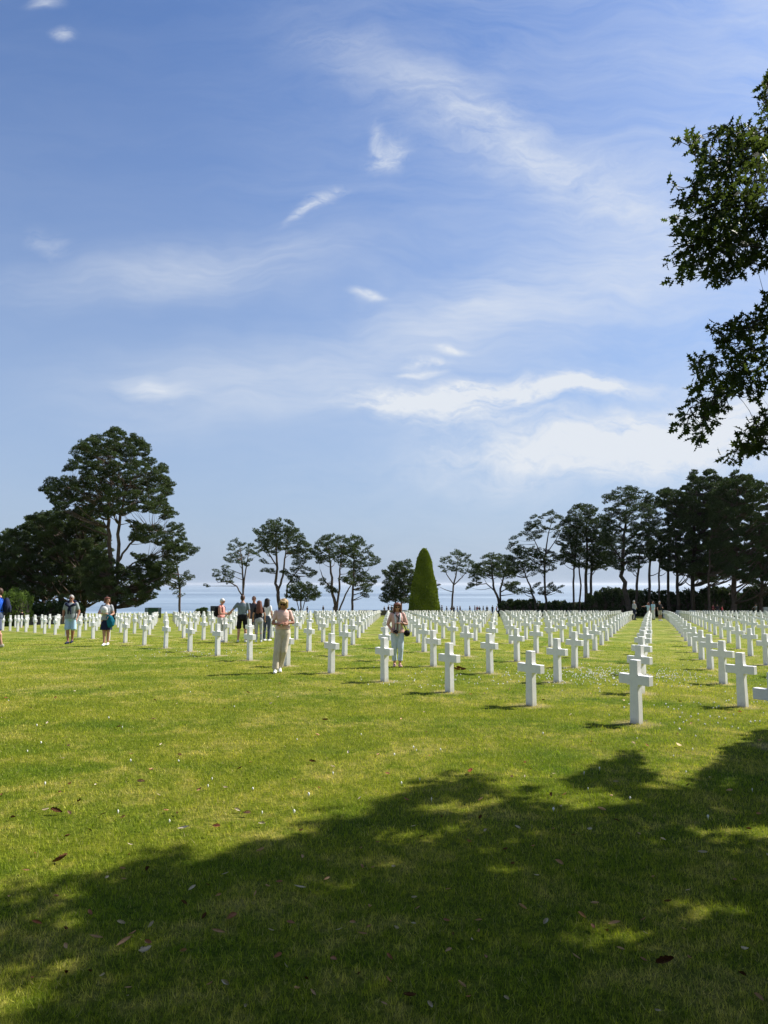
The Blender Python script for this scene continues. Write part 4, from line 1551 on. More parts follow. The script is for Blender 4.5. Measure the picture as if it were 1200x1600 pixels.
t.build('scarf', cmat('offwhite'), pr, smooth=True)
t = MB(); t.box((-.06, -.20, .93), (.12, .05, .075)); t.capsule((-.06, -.22, .93), .028, (-.06, -.27, .93), .026, 12); t.box((-.06, -.20, .975), (.045, .035, .02))
cam_o = t.build('camera', cmat('black'), None); cam_o.matrix_world = pr.matrix_basis @ cam_o.matrix_basis
tag(cam_o, 'black camera held in the right hand of the woman in the pink jacket', 'camera')
t = MB(); t.tube([(-.10, -.20, .96), (-.075, -.160, 1.15), (-.05, -.12, 1.36), (0, .06, 1.46), (.05, -.12, 1.37), (-.01, -.17, 1.15), (-.03, -.20, .97)], .008, 6)
st = t.build('strap', cmat('black'), cam_o)
t = MB(); t.ellipsoid((.255, -.03, .89), (.085, .05, .085), seg=18, rings=12); t.box((.255, -.075, .91), (.11, .03, .07)); t.box((.255, -.095, .91), (.02, .01, .03))
bag = t.build('shoulder_bag', cmat('black'), None, smooth=True); bag.matrix_world = pr.matrix_basis @ bag.matrix_basis
tag(bag, 'round black bag hanging at the hip of the woman in the pink jacket', 'bag')
t = MB(); t.tube([(.235, -.04, .96), (.16, -.165, 1.14), (.02, -.155, 1.30), (-.10, -.06, 1.44), (-.06, .06, 1.45), (.12, .13, 1.20), (.25, .03, .96)], .011, 6)
t.build('strap', cmat('black'), bag)

# group of five by the fourth row
g3 = 'cluster of visitors talking near the left crosses'
h = hgt((378, 1004), 933)
person('man in grey T-shirt and black shorts, back turned, pointing low to the left', (378, 1004), h * 1.02, 186,
       dict(kneeR=(-.115, .0, .49), kneeL=(.115, .0, .49), ankR=(-.13, .03, .085), ankL=(.14, .03, .085), toeR=(-.16, -.13, .03), toeL=(.17, -.13, .03),
            elR=(-.24, .0, 1.10), wrR=(-.24, -.08, .86), elL=(.36, -.03, 1.17), wrL=(.55, -.10, 1.0)),
       head=(2, 0, -14), top=('shirt', 'grey', .62), bottom=('shorts', 'black'), shoes='offwhite', hair=('short', 'brown'), bulk=1.06, group=g3, top_z=.86)
g = ground_pt(387, 1001)
person('man in dark T-shirt with sunglasses, half hidden behind the man in grey', None, h * 1.0, -20,
       dict(elL=(.24, .0, 1.10), wrL=(.23, -.09, .86)), head=(6, 0, 10), skin=M_SKIN_TAN, top=('shirt', 'darkgrey', .6), bottom=('shorts', 'darkgrey'), shoes='offwhite',
       hair=('short', 'brown'), glasses=True, group=g3, loc=Vector((g.x + .12, g.y + .6, gz(g.x + .12, g.y + .6))), top_z=.86)
h = hgt((346, 1003), 938)
pr, hp, J = person('grey haired woman in pink sleeveless top and white trousers with black rucksack', (345, 1003), h * 1.02, 78,
       dict(elR=(-.21, -.06, 1.12), wrR=(-.12, -.28, 1.10), elL=(.21, -.04, 1.10), wrL=(.12, -.26, 1.13)),
       head=(14, 0, 0), top=('vest_top', 'salmon', .1), bottom=('trousers', 'offwhite', 1.0), shoes='white', hair=('short', 'white'), female=True, glasses=True, group=g3, bulk=1.05, top_z=.96)
t = MB(); t.ellipsoid((0, .20, 1.18), (.14, .09, .21), seg=16, rings=12); t.ellipsoid((0, .27, 1.10), (.10, .05, .11))
rk = t.build('rucksack', cmat('black'), None, smooth=True); rk.matrix_world = pr.matrix_basis @ rk.matrix_basis
tag(rk, 'black rucksack on the back of the woman in the pink sleeveless top', 'rucksack')
t = MB()
for s in (-1, 1): t.tube([(s * .09, .15, 1.36), (s * .10, .02, 1.455), (s * .11, -.11, 1.36), (s * .12, -.10, 1.20), (s * .13, .10, 1.06)], .013, 6)
t.build('strap', cmat('black'), rk)
h = hgt((405, 1004), 940)
person('woman with waist long brown hair, black top and light grey jeans, back turned', (404, 1004), h * 1.0, 196,
       dict(elR=(-.24, -.02, 1.12), wrR=(-.26, -.14, .93), elL=(.23, -.05, 1.12), wrL=(.22, -.15, .95)), head=(4, 0, 12), top=('shirt', 'black', .5), bottom=('jeans', 'ltgrey', .85), shoes='white',
       hair=('waist', 'auburn'), female=True, group=g3, top_z=.92)
g = ground_pt(409, 1003)
pr, hp, J = person('dark haired woman in white top and black cap behind the long haired woman', None, hgt((412, 1003), 937) * 1.0, 160,
       dict(), head=(3, 0, 0), top=('shirt', 'white', .5), bottom=('jeans', 'jean', .9), shoes='white', hair=('long', 'dark'), female=True, group=g3,
       loc=Vector((g.x + .1, g.y + .5, gz(g.x + .1, g.y + .5))))
t = MB(); t.ellipsoid(hp(0, .01, 1.655), (.092, .104, .075)); t.box(hp(0, -.12, 1.645), (.13, .10, .012)); t.build('cap', cmat('black'), pr, smooth=True)

# man at the left
h = hgt((110, 1006), 933)
pr, hp, J = person('bald man in grey T-shirt and light blue shorts with navy jumper round his shoulders', (109, 1006), h * 1.02, 2,
       dict(kneeR=(-.08, -.05, .49), ankR=(-.06, -.02, .085), toeR=(-.08, -.19, .03), kneeL=(.085, .0, .49), ankL=(.03, .12, .12), toeL=(.04, -.03, .04),
            elR=(-.27, .02, 1.12), wrR=(-.25, -.02, .90), elL=(.27, .03, 1.12), wrL=(.26, -.10, .90)),
       head=(5, 0, 0), skin=M_SKIN_TAN, top=('shirt', 'greyshirt', .6), bottom=('shorts', 'ltblue', 1.1), shoes='navy', hair=('thin', 'grey'), glasses=True, bulk=1.18, group=VIS, top_z=.88)
t = MB()
t.tube([(-.20, .04, 1.40), (-.10, .10, 1.47), (.10, .10, 1.47), (.20, .04, 1.40)], [.05, .055, .055, .05], 10)
for s in (-1, 1): t.tube([(s * .20, .03, 1.40), (s * .13, -.11, 1.38), (0, -.15, 1.30), (-s * .035, -.16, 1.20), (-s * .05, -.15, 1.04)], [.055, .05, .040, .034, .024], 9)
t.build('jumper', cmat('navy'), pr, voxel=.012)
t = MB(); t.ellipsoid(hp(0, .052, 1.575), (.076, .056, .050)); t.build('hair', hmat('grey'), pr, smooth=True)

h = hgt((166, 1009), 936)
pr, hp, J = person('brown haired woman in dark skirt and pale top, hugging a white bundle, looking right', (165, 1009), h * 1.02, 4,
       dict(kneeR=(-.05, -.06, .49), ankR=(-.04, -.05, .085), toeR=(-.05, -.21, .03), kneeL=(.07, .0, .49), ankL=(.045, .10, .10), toeL=(.05, -.05, .035),
            elR=(-.26, -.05, 1.15), wrR=(-.03, -.22, 1.14), elL=(.24, -.02, 1.12), wrL=(.14, -.20, 1.04)),
       head=(4, 0, 48), top=('shirt', 'ltgrey', .55), bottom=('skirt', 'navy'), shoes='white', hair=('bob', 'auburn'), female=True, bulk=1.1, group=VIS, hands=dict(R=(.9, -.1, 0), L=(-.3, -.3, -.5)))
t = MB(); t.ellipsoid((-.03, -.22, 1.27), (.125, .09, .12), seg=16, rings=12); t.ellipsoid((.0, -.20, 1.20), (.10, .09, .09))
bd = t.build('cloth_bundle', cmat('offwhite'), None, voxel=.012); bd.matrix_world = pr.matrix_basis
tag(bd, 'round white cloth bundle hugged by the woman in the dark skirt', 'bundle')
t = MB(); t.loft([(.17, -.16, .64, .05, .05, .2), (.20, -.17, .72, .12, .08, .15), (.19, -.18, .86, .14, .09, .15), (.16, -.19, 1.0, .12, .08, .1), (.14, -.19, 1.08, .07, .06)], 18)
jk = t.build('jacket', cmat('teal'), None, voxel=.012); jk.matrix_world = pr.matrix_basis
tag(jk, 'teal jacket carried over the arm of the woman in the dark skirt', 'jacket')

# man cut by the left edge
h = hgt((4, 1012), 921)
pr, hp, J = person('man in blue shirt and dark shorts with dark rucksack, cut off by the left edge', (-5, 1012), h, -66,
       dict(kneeR=(-.09, -.12, .50), ankR=(-.09, -.02, .10), toeR=(-.10, -.18, .05), kneeL=(.09, .03, .49), ankL=(.09, .12, .09), toeL=(.10, -.04, .03), elL=(.23, -.06, 1.12), wrL=(.20, -.24, 1.05)),
       head=(4, 0, 0), top=('shirt', 'blue', .6), bottom=('shorts', 'jean'), shoes='khaki', hair=('short', 'brown'), bulk=1.08, group=VIS, top_z=.86)
t = MB(); t.ellipsoid((0, .20, 1.20), (.15, .10, .23), seg=16, rings=12); t.ellipsoid((0, .28, 1.12), (.11, .05, .13))
rk = t.build('rucksack', cmat('navy'), None, smooth=True); rk.matrix_world = pr.matrix_basis
tag(rk, 'navy rucksack on the man at the left edge', 'rucksack')
t = MB()
for s in (-1, 1): t.tube([(s * .09, .15, 1.38), (s * .10, .02, 1.46), (s * .11, -.12, 1.36), (s * .12, -.11, 1.20), (s * .13, .10, 1.06)], .015, 6)
t.build('strap', cmat('black'), rk)

# far figures
FAR = dict(vox=.018, detail=False)
person('child in black with red shoes standing among the far left crosses', (33, 979.5), hgt((33, 979.5), 954), 200, dict(elR=(-.22, -.12, 1.15), wrR=(-.08, -.16, 1.42)), top=('shirt', 'black', .5),
       bottom=('jeans', 'jean'), shoes='red', hair=('short', 'dark'), group='far visitors at the end of the rows', **FAR)
FG = 'far visitors at the end of the rows'
person('man in pale grey shirt and dark trousers by the end of a cross row', (991.5, 969), hgt((991.5, 969), 939), 100, dict(elR=(-.24, -.06, 1.12), wrR=(-.1, -.2, 1.02), kneeL=(.08, .06, .49), ankL=(.1, .12, .1)),
       top=('shirt', 'ltgrey', 1.4), bottom=('trousers', 'navy'), hair=('short', 'grey'), group=FG, **FAR)
person('slim woman in light blue pointing left at the end of the aisle', (1013.5, 968), hgt((1013.5, 968), 942), -80, dict(elR=(-.20, -.28, 1.33), wrR=(-.20, -.52, 1.30)), top=('shirt', 'skyb', .6),
       bottom=('trousers', 'khaki'), hair=('long', 'auburn'), female=True, group=FG, **FAR)
person('woman in light blue shirt next to the pointing woman', (1021, 968.5), hgt((1021, 968.5), 940), -60, dict(elL=(.25, -.05, 1.12)), top=('shirt', 'skyb', .7), bottom=('trousers', 'offwhite'),
       hair=('long', 'brown'), female=True, group=FG, **FAR)
person('man in black top and pale shorts standing at the far grass edge', (1031.5, 970), hgt((1031.5, 970), 940), 20, dict(elL=(.24, -.08, 1.14), wrL=(.14, -.25, 1.12)), top=('shirt', 'black', .6),
       bottom=('shorts', 'khaki'), shoes='white', hair=('short', 'grey'), group=FG, **FAR)
Yp = 94 * S
for (x, hy, c, bt, yw, lab) in ((1114, 944.5, 'maroon', 'navy', 30, 'visitor in dark plum top, leftmost of three below the right cypress'), (1121, 944, 'darkgrey', 'jean', -40, 'visitor in dark grey top, middle of three below the right cypress'),
                                (1128, 946.5, 'red', 'jean', 60, 'visitor in red top, rightmost of three below the right cypress'),
                                (1181, 944.5, 'grey', 'navy', -70, 'visitor in blue grey shirt leaning on a pale cart')):
    p = P(x, 950, Yp)
    hh = P(x, hy, Yp).z - gz(p.x, Yp)
    ps = dict(elL=(.20, -.30, 1.25), wrL=(.18, -.48, 1.08), elR=(-.20, -.30, 1.25), wrR=(-.18, -.48, 1.08)) if x == 1181 else dict(elR=(-.24, -.05, 1.12), wrR=(-.15, -.2, 1.1))
    person(lab, None, hh, yw, ps, top=('shirt', c, .8), bottom=('trousers', bt), hair=('short', 'dark'), group='visitors below the right hand cypresses', loc=Vector((p.x, Yp, gz(p.x, Yp))), **FAR)

# silhouettes on the cliff path: three prototypes, copied
PATHG = 'tiny visitors on the cliff path'
Yf = 128 * S
spec = [(480, 'dark', 0), (505, 'stooping', 1), (522, 'dark', 0), (600.5, 'dark', 1), (607, 'dark', 0), (612, 'grey', 1), (686.5, 'red', 2), (690.5, 'dark', 0), (698, 'dark', 1), (705, 'red', 2), (709, 'dark', 0),
        (714.5, 'dark', 1), (719, 'dark', 0), (734, 'dark', 1), (742, 'dark', 0), (745.5, 'grey', 2), (749, 'dark', 1), (755, 'dark', 0), (761, 'dark', 1), (769.5, 'grey', 0), (776, 'dark', 2), (805, 'grey', 1), (851, 'dark', 0),
        (855, 'dark', 2), (868, 'grey', 1), (873, 'dark', 0)]
protos = []
for k, (c, bt) in enumerate((('black', 'navy'), ('darkgrey', 'jean'), ('maroon', 'darkgrey'))):
    pr, _, _ = person('proto', None, 1.7, [200, 150, 20][k], [dict(), dict(elR=(-.24, -.05, 1.12), wrR=(-.15, -.2, 1.1)), dict(elL=(.24, -.06, 1.12), wrL=(.12, -.2, 1.12))][k], top=('shirt', c, .7), bottom=('trousers', bt),
                      hair=('short', 'dark'), group=PATHG, loc=Vector((0, 0, 0)), **FAR)
    protos.append(pr)
near_of = [(480, 'just right of the young pine'), (505, 'between the young pine and the wide pine'), (522, 'against the trunk of the wide pine'), (600.5, 'leftmost of three left of the cone'),
           (607, 'middle of three left of the cone'), (612, 'rightmost of three left of the cone')]
order = 0
used = {0: False, 1: False, 2: False}
for (x, c, k) in spec:
    src = protos[k]
    if not used[k]:
        used[k] = True; o = src
    else:
        o = src.copy(); COL.objects.link(o)
        for ch in src.children:
            cc = ch.copy(); COL.objects.link(cc); cc.parent = o
    yv = Yf + random.uniform(-5, 5)
    p = P(x, 950, yv)
    o.location = (p.x, yv, gz(p.x, yv))
    hh = 1.62 + random.uniform(-.12, .16)
    o.scale = (hh / 1.7,) * 3
    o.rotation_euler = (0, 0, random.uniform(0, 6.28))
    m = dict(near_of)
    if x in m: lab = 'tiny figure on the cliff path, ' + m[x]
    else:
        order += 1
        lab = 'tiny figure on the cliff path, %s person to the right of the cone' % ordinal(order)
    tag(o, lab, 'person', PATHG)

# ------------------------------------------------------------------ low walls, board, enclosure, cart
M_STONE = simple_mat('wall_stone', (.13, .12, .10), .9, .3, 3, .6, 20, coords='Object')
M_COPE = simple_mat('coping_stone', (.55, .53, .48), .85, .15, 4, .3, 20)
M_GREENMESH = simple_mat('green_mesh', (.035, .10, .07), .7, .2, 6)
M_DARKMETAL = simple_mat('dark_metal', (.03, .035, .04), .5, .2, 6)
M_PALE = simple_mat('pale_plastic', (.55, .58, .56), .5, .08, 6)
M_PRINT = simple_mat('printed_panel', (.05, .055, .06), .5, .8, 9.0)


def low_wall(label, x0, x1, Y, h, coping=True):
    a = P(x0, 955, Y).x; b_ = P(x1, 955, Y).x
    n = max(2, int((b_ - a) / 2.5))
    base = Vector((a, Y, gz(a, Y)))
    root = empty('low_wall', base, label, 'wall')
    w = MB(); c = MB()
    for k in range(n):
        xa = a + (b_ - a) * k / n; xb = a + (b_ - a) * (k + 1) / n; xm = (xa + xb) / 2
        z = gz(xm, Y)
        w.box((xm - a, 0, z - base.z + h / 2 - .15), (xb - xa - .003, .45, h + .3))
        c.box((xm - a, 0, z - base.z + h + .047), (xb - xa - .02, .56, .09))
    w.build('masonry', M_STONE, root); c.build('coping', M_COPE if coping else M_STONE, root)


low_wall('long low dark wall with pale coping behind the far left crosses', -40, 108, 60.5 * S, .62)
low_wall('short dark stone wall closing the middle grass aisle', 560, 640, 113 * S, .75, False)


def board():
    Y = 100 * S; p = P(337, 958, Y); z = gz(p.x, Y)
    root = empty('display_board', (p.x, Y, z), 'dark display board on two legs left of the pink topped woman', 'display board')
    zt = P(337, 947.5, Y).z - z; zb = P(337, 957, Y).z - z
    w = 15 * px_size(Y)
    m = MB(); m.box((0, 0, (zt + zb) / 2), (w, .06, zt - zb)); m.build('panel', M_PRINT, root)
    m = MB()
    m.box((0, -.01, zt + .03), (w + .14, .10, .06)); m.box((0, -.01, zb - .03), (w + .14, .10, .06))
    m.build('frame', M_DARKMETAL, root)
    for s in (-1, 1):
        m = MB(); m.box((s * (w / 2 + .033), -.01, zt / 2), (.06, .09, zt + .1)); m.build('leg', M_DARKMETAL, root)


def enclosure():
    Y = 80 * S; p = P(239, 960, Y); z = gz(p.x, Y)
    root = empty('mesh_enclosure', (p.x, Y, z), 'green netting enclosure with thin frame on the cliff edge by the slim pine', 'enclosure')
    zt = P(239, 950, Y).z - z
    w = 20 * px_size(Y); d = 1.2
    m = MB()
    for sx in (-1, 1):
        for sy in (-1, 1): m.tube([(sx * w / 2, sy * d / 2, -.1), (sx * w / 2, sy * d / 2, zt)], .03, 6)
    for sy in (-1, 1): m.tube([(-w / 2, sy * d / 2, zt), (w / 2, sy * d / 2, zt)], .03, 6)
    for sx in (-1, 1): m.tube([(sx * w / 2, -d / 2, zt), (sx * w / 2, d / 2, zt)], .03, 6)
    m.build('frame', M_DARKMETAL, root)
    m = MB()
    n = 26
    for sy in (-1, 1):
        for k in range(n): m.box((-w / 2 + w * (k + .5) / n, sy * (d / 2 + .035), zt / 2), (.032, .012, zt - .04))
        for k in range(20): m.box((0, sy * (d / 2 + .052), zt * (k + .5) / 20), (w, .012, .045))
    m.build('netting', M_GREENMESH, root)


def cart():
    Y = 92 * S; p = P(1199, 960, Y); z = gz(p.x, Y)
    root = empty('utility_cart', (p.x, Y, z), 'pale boxy cart at the right edge beside the leaning visitor', 'cart')
    zt = P(1199, 949, Y).z - z
    m = MB(); m.box((0, 0, zt - .35), (1.3, .8, .7), taper=.92); m.build('body', M_PALE, root)
    m = MB(); m.box((0, 0, zt - .82), (1.4, .85, .18)); m.build('chassis', M_DARKMETAL, root)
    for sx in (-1, 1):
        for sy in (-1, 1):
            m = MB(); m.tube([(sx * .45, sy * .42, .3), (sx * .45, sy * .52, .3)], .3, 18); m.build('wheel', M_DARKMETAL, root, smooth=False)
    m = MB(); m.tube([(-.65, -.3, zt - .75), (-.65, -.3, zt - .2)], .02, 6); m.tube([(-.65, .3, zt - .75), (-.65, .3, zt - .2)], .02, 6); m.tube([(-.9, -.3, zt - .1), (-.9, .3, zt - .1)], .02, 6)
    m.tube([(-.65, -.3, zt - .2), (-.9, -.3, zt - .1)], .02, 6); m.tube([(-.65, .3, zt - .2), (-.9, .3, zt - .1)], .02, 6)
    m.build('handle', M_DARKMETAL, root)


board(); enclosure(); cart()

# ------------------------------------------------------------------ fallen leaves
M_LEAFS = {'tan': simple_mat('dry_leaf_tan', (.64, .44, .27), .9, .3, 20, spec=.02), 'pinkish': simple_mat('dry_leaf_pink', (.55, .31, .21), .9, .3, 20, spec=.02),
           'brown': simple_mat('dry_leaf_brown', (.17, .085, .04), .9, .35, 20, spec=.02), 'grey': simple_mat('dry_leaf_grey', (.72, .64, .50), .9, .25, 20, spec=.02),
           'yellow': simple_mat('dry_leaf_yellow', (.42, .36, .10), .7, .25, 20)}


def leaf_mesh(seed, shape):
    rnd = random.Random(seed)
    n = 9
    bm = bmesh.new()
    cols = []
    curl = rnd.uniform(.6, 2.2); fold = rnd.uniform(.4, 1.2); tw = rnd.uniform(-.5, .5)
    for k in range(n):
        t = k / (n - 1)
        if shape == 'oval': w = .30 * math.sin(math.pi * min(1, t * .97 + .03)) ** .8
        elif shape == 'lobed': w = .30 * math.sin(math.pi * min(1, t * .97 + .03)) ** .6 * (1 if k % 2 else .80)
        else: w = .17 * math.sin(math.pi * min(1, t * .97 + .03)) ** .9
        row = []
        for s in (-1, -.5, 0, .5, 1):
            x = s * w; y = t - .5
            z = abs(s) ** 1.4 * w * fold + curl * .35 * (t - .5) ** 2 + tw * x * (t - .5) + .02
            row.append(bm.verts.new((x * (1 - .2 * fold), y, z)))
        cols.append(row)
    for k in range(n - 1):
        for c in range(4): bm.faces.new((cols[k][c], cols[k][c + 1], cols[k + 1][c + 1], cols[k + 1][c]))
    bmesh.ops.solidify(bm, geom=bm.faces[:], thickness=.012)
    me = bpy.data.meshes.new('fallen_leaf'); bm.to_mesh(me); bm.free()
    me.polygons.foreach_set('use_smooth', [True] * len(me.polygons))
    return me


def fallen_leaves():
    LG = 'fallen leaves scattered on the lawn'
    protos = {}
    for cn, m in M_LEAFS.items():
        for k, sh in enumerate(('oval', 'lobed', 'narrow')):
            me = leaf_mesh(hash((len(cn), k)) % 1000, sh); me.materials.append(m)
            protos[(cn, k)] = me
    # (px, py, length px, colour, shape, yaw, description)
    L = [(363, 1441, 19, 'pinkish', 0, 80, 'large flat oval leaf lying in the shade left of centre'), (340, 1464, 20, 'tan', 2, 85, 'narrow tan leaf just below the large flat leaf'),
         (227, 1495, 20, 'grey', 1, 70, 'curled pale grey leaf cluster piece in the lower left shade'), (222, 1492, 12, 'grey', 0, 20, 'small rolled leaf touching the pale grey curled leaf'),
         (435, 1503, 17, 'pinkish', 0, 70, 'pinkish leaf in deep shade below centre left'), (194, 1479, 22, 'tan', 2, 120, 'long tan leaf tilted up, above the curled pale grey leaf'), (149, 1473, 20, 'tan', 2, 88, 'flat tan strip leaf at the lower left'),
         (56, 1450, 15, 'pinkish', 0, 110, 'pale pink curled leaf in the left shade'), (101, 1459, 14, 'brown', 1, 20, 'upright brown leaf left of the flat tan strip'), (50, 1535, 9, 'pinkish', 0, 40, 'small pink leaf in the bright patch at the lower left'),
         (13, 1407, 9, 'tan', 1, 30, 'small tan leaf near the left edge of the shade'), (230, 1364, 11, 'brown', 0, 0, 'reddish brown leaf at the shade border, left part'), (94, 1350, 22, 'brown', 1, 80, 'broad reddish brown leaf on the sunlit lawn at left'),
         (40, 1366, 12, 'tan', 2, 120, 'slim tan leaf left of the broad brown leaf'), (407, 1335, 13, 'tan', 0, 80, 'tan leaf just inside the shade fringe'), (409, 1292, 11, 'grey', 0, 80, 'bright leaf on the sunlit lawn at the shade fringe'),
         (338, 1297, 13, 'pinkish', 0, 80, 'pinkish leaf where the upper shade tongue begins'), (286, 1299, 17, 'grey', 2, 110, 'long pale leaf left of the upper shade tongue'), (370, 1270, 10, 'grey', 0, 90, 'pale leaf above the upper shade tongue'),
         (386, 1276, 12, 'tan', 0, 80, 'folded tan leaf right of the pale leaf above the shade'), (220, 1226, 12, 'tan', 1, 80, 'tan leaf on the open lawn left of centre'), (124, 1256, 9, 'brown', 0, 60, 'dark brown leaf on the open lawn at left'),
         (87, 1273, 17, 'brown', 1, 85, 'dark frayed leaf pair piece at the left lawn'), (108, 1275, 9, 'tan', 0, 60, 'small pale leaf right of the dark frayed leaf'), (20, 1282, 9, 'brown', 0, 70, 'dark leaf near the left edge, upper lawn'),
         (565, 1360, 10, 'pinkish', 1, 20, 'upright pinkish leaf in the middle shade'), (582, 1361, 8, 'tan', 0, 50, 'small leaf right of the upright pinkish leaf'), (436, 1384, 10, 'pinkish', 0, 80, 'pinkish leaf in the shade left of centre'),
         (468, 1393, 17, 'grey', 2, 85, 'thin grey leaf in the shade left of centre'), (510, 1380, 14, 'tan', 2, 140, 'slanting tan leaf between two shade patches'), (341, 1405, 9, 'tan', 0, 120, 'small tan leaf at the lit patch border'),
         (551, 1447, 9, 'tan', 0, 80, 'small leaf in middle shade'), (423, 1460, 12, 'grey', 2, 130, 'grey leaf slanting in the shade'), (566, 1467, 16, 'tan', 2, 60, 'tan leaf low in the middle shade'), (646, 1449, 9, 'grey', 0, 60, 'grey leaf right of the middle shade'),
         (672, 1579, 13, 'grey', 1, 20, 'pale folded leaf at the bottom centre'), (640, 1566, 20, 'brown', 1, 70, 'large dark curled leaf at the bottom centre'), (600, 1576, 12, 'tan', 2, 60, 'tan leaf left of the large dark curled leaf'),
         (853, 1447, 12, 'grey', 0, 130, 'pale grey leaf in the right shade'), (816, 1424, 13, 'tan', 1, 50, 'small tan leaf right of middle shade'), (873, 1354, 13, 'tan', 0, 75, 'tan leaf in the upper right shade'), (790, 1332, 8, 'brown', 0, 60, 'brown leaf in the upper shade right of centre'),
         (960, 1450, 18, 'tan', 2, 85, 'flat tan leaf in the lit patch of the right shade'), (1040, 1512, 26, 'brown', 1, 85, 'largest dark curled leaf in the lower right shade'), (970, 1489, 12, 'tan', 2, 60, 'slim leaf below the lit patch at right'),
         (1098, 1338, 14, 'grey', 0, 85, 'grey leaf in the right shade'), (940, 1270, 12, 'tan', 0, 85, 'tan leaf near the top of the right shade'), (922, 1300, 9, 'grey', 0, 40, 'grey leaf below the top of the right shade'), (735, 1210, 13, 'pinkish', 1, 20, 'upright pinkish leaf on the sunny lawn above the shade'),
         (1060, 1168, 9, 'grey', 1, 30, 'pale leaf on the sunny lawn below the nearest cross'), (605, 1213, 8, 'tan', 0, 80, 'tan leaf on the sunny lawn at centre'), (488, 1194, 10, 'brown', 1, 80, 'dark leaf on the sunny lawn left of centre'),
         (508, 1128, 10, 'brown', 1, 90, 'dark leaf on the sunny lawn below the woman in pink'), (713, 1048, 11, 'brown', 1, 85, 'brown leaf heap piece right of the camera woman'), (720, 1046.5, 10, 'brown', 1, 60, 'upright brown leaf on the small heap between two crosses'),
         (724, 1048.5, 9, 'brown', 0, 100, 'dark leaf at the right of the small heap'), (716, 1045.5, 8, 'brown', 0, 30, 'dark leaf at the back of the small heap'), (800, 1218, 8, 'tan', 0, 20, 'tan leaf where the shade meets sunlight'),
         (1140, 1240, 9, 'tan', 0, 60, 'tan leaf in right shade near the frame edge'), (1170, 1300, 8, 'brown', 0, 80, 'brown leaf in the shade close to the right edge'), (700, 1395, 9, 'tan', 2, 80, 'slim leaf right of centre in the shade')]
    rnd = random.Random(5)
    desc = {'tan': 'tan', 'pinkish': 'pinkish', 'brown': 'brown', 'grey': 'pale grey', 'yellow': 'yellowish'}
    cnt = {}
    for _ in range(2500):
        if len(L) >= 250: break
        x = rnd.uniform(0, 1200); y = 1070 + 520 * rnd.random() ** 1.1
        if any(abs(x - q[0]) < 16 and abs(y - q[1]) < 10 for q in L): continue
        c = rnd.choice(['tan', 'grey', 'brown', 'grey', 'pinkish', 'tan'])
        k = rnd.randrange(3)
        col5 = ['far left', 'left', 'middle', 'right', 'far right'][min(4, int(x / 240))]
        deep = 'far lawn' if y < 1160 else ('open lawn' if y < 1280 else ('shaded lawn' if y < 1450 else 'nearest grass'))
        ln = 3.2 + (y - 960) / 62 * rnd.uniform(.7, 1.25)
        d = 'dry %s %s leaf on the %s, %s of the picture' % (desc[c], ['oval', 'lobed', 'narrow'][k], deep, col5)
        if any(q[6] == d for q in L): continue
        L.append((x, y, ln, c, k, rnd.uniform(0, 180), d))
    src = {}
    for (x, y, ln, c, k, yw, d) in L:
        g = ground_pt(x, y)
        size = ln * g.y / F * 1.08
        key = (c, k)
        if key not in src:
            o = bpy.data.objects.new('fallen_leaf', protos[key]); src[key] = o
        else: o = src[key].copy()
        COL.objects.link(o)
        o.scale = (size,) * 3
        o.location = g + Vector((0, 0, .012 + .012 * min(1, size / .06)))
        o.rotation_euler = (rnd.uniform(-.55, .55), rnd.uniform(-.6, .6), R(yw + rnd.uniform(-12, 12)))
        tag(o, d, 'leaf', LG)


fallen_leaves()


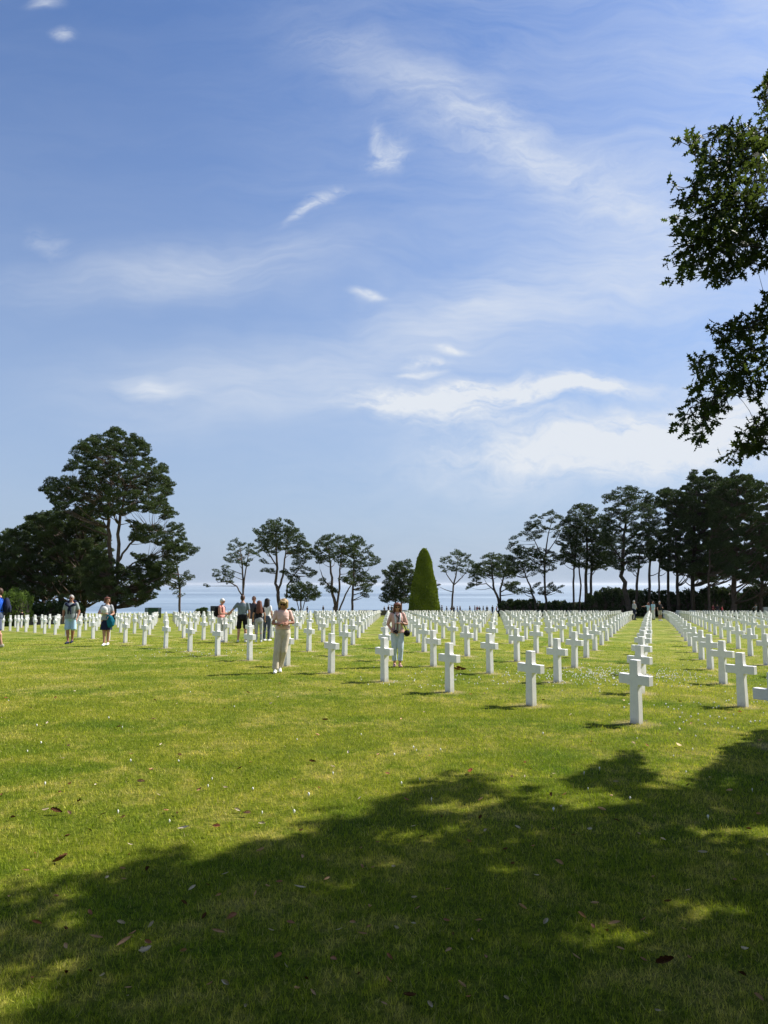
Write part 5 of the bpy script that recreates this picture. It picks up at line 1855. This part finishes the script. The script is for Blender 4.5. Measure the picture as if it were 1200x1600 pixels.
def daisies():
    """white clover heads, mostly a patch by the nearest crosses"""
    V = []; Fc = []
    rnd = random.Random(9)
    pts = []
    for _ in range(520):
        x = rnd.gauss(965, 75); y = rnd.gauss(1057, 8)
        pts.append((x, y, 1.0))
    for _ in range(70): pts.append((rnd.gauss(330, 60), rnd.gauss(1022, 4), .8))
    for _ in range(60): pts.append((rnd.gauss(690, 60), rnd.gauss(1062, 10), .9))
    for _ in range(55): pts.append((rnd.uniform(0, 1200), 1040 + 250 * rnd.random(), .7))
    for _ in range(60): pts.append((rnd.gauss(1110, 60), rnd.gauss(1110, 25), 1.0))
    nv = 0
    for (x, y, s) in pts:
        if y < 1012: continue
        g = ground_pt(x, y)
        r = .012 * s * rnd.uniform(.7, 1.3); h = .040 * rnd.uniform(.7, 1.2)
        ring = [(g.x + r * math.cos(t), g.y + r * math.sin(t), g.z + h - .004) for t in (k * math.pi / 3 for k in range(6))]
        top = (g.x, g.y, g.z + h + .008); bot = (g.x, g.y, g.z)
        V += ring + [top, bot]
        for k in range(6):
            Fc.append((nv + k, nv + (k + 1) % 6, nv + 6)); Fc.append((nv + (k + 1) % 6, nv + k, nv + 7))
        nv += 8
    o = mesh_np('clover_flowers', V, Fc, simple_mat('clover_white', (.80, .80, .74), .8, .1, 10))
    tag(o, 'tiny white clover flowers in the grass, thickest beside the nearest crosses', 'flowers', kind='stuff')


daisies()


# ------------------------------------------------------------------ sea air
def haze():
    m = bpy.data.materials.new('sea_air')
    m.use_nodes = True
    T = NT(m.node_tree)
    T.n.remove(T.n['Principled BSDF'])
    v = T.node('ShaderNodeVolumePrincipled')
    v.inputs['Color'].default_value = (.86, .92, 1.0, 1)
    v.inputs['Density'].default_value = HAZE
    v.inputs['Anisotropy'].default_value = 0.3
    T.l.new(v.outputs[0], T.n['Material Output'].inputs['Volume'])
    b = MB()
    x, y0, y1, z0, z1 = 68000, -1200, 47000, -64, 26
    b.box((0, (y0 + y1) / 2, (z0 + z1) / 2), (2 * x, y1 - y0, z1 - z0))
    o = b.build('haze', m)
    tag(o, 'pale sea air thickening towards the horizon', 'haze', kind='stuff')


HAZE = 3.3e-5
haze()
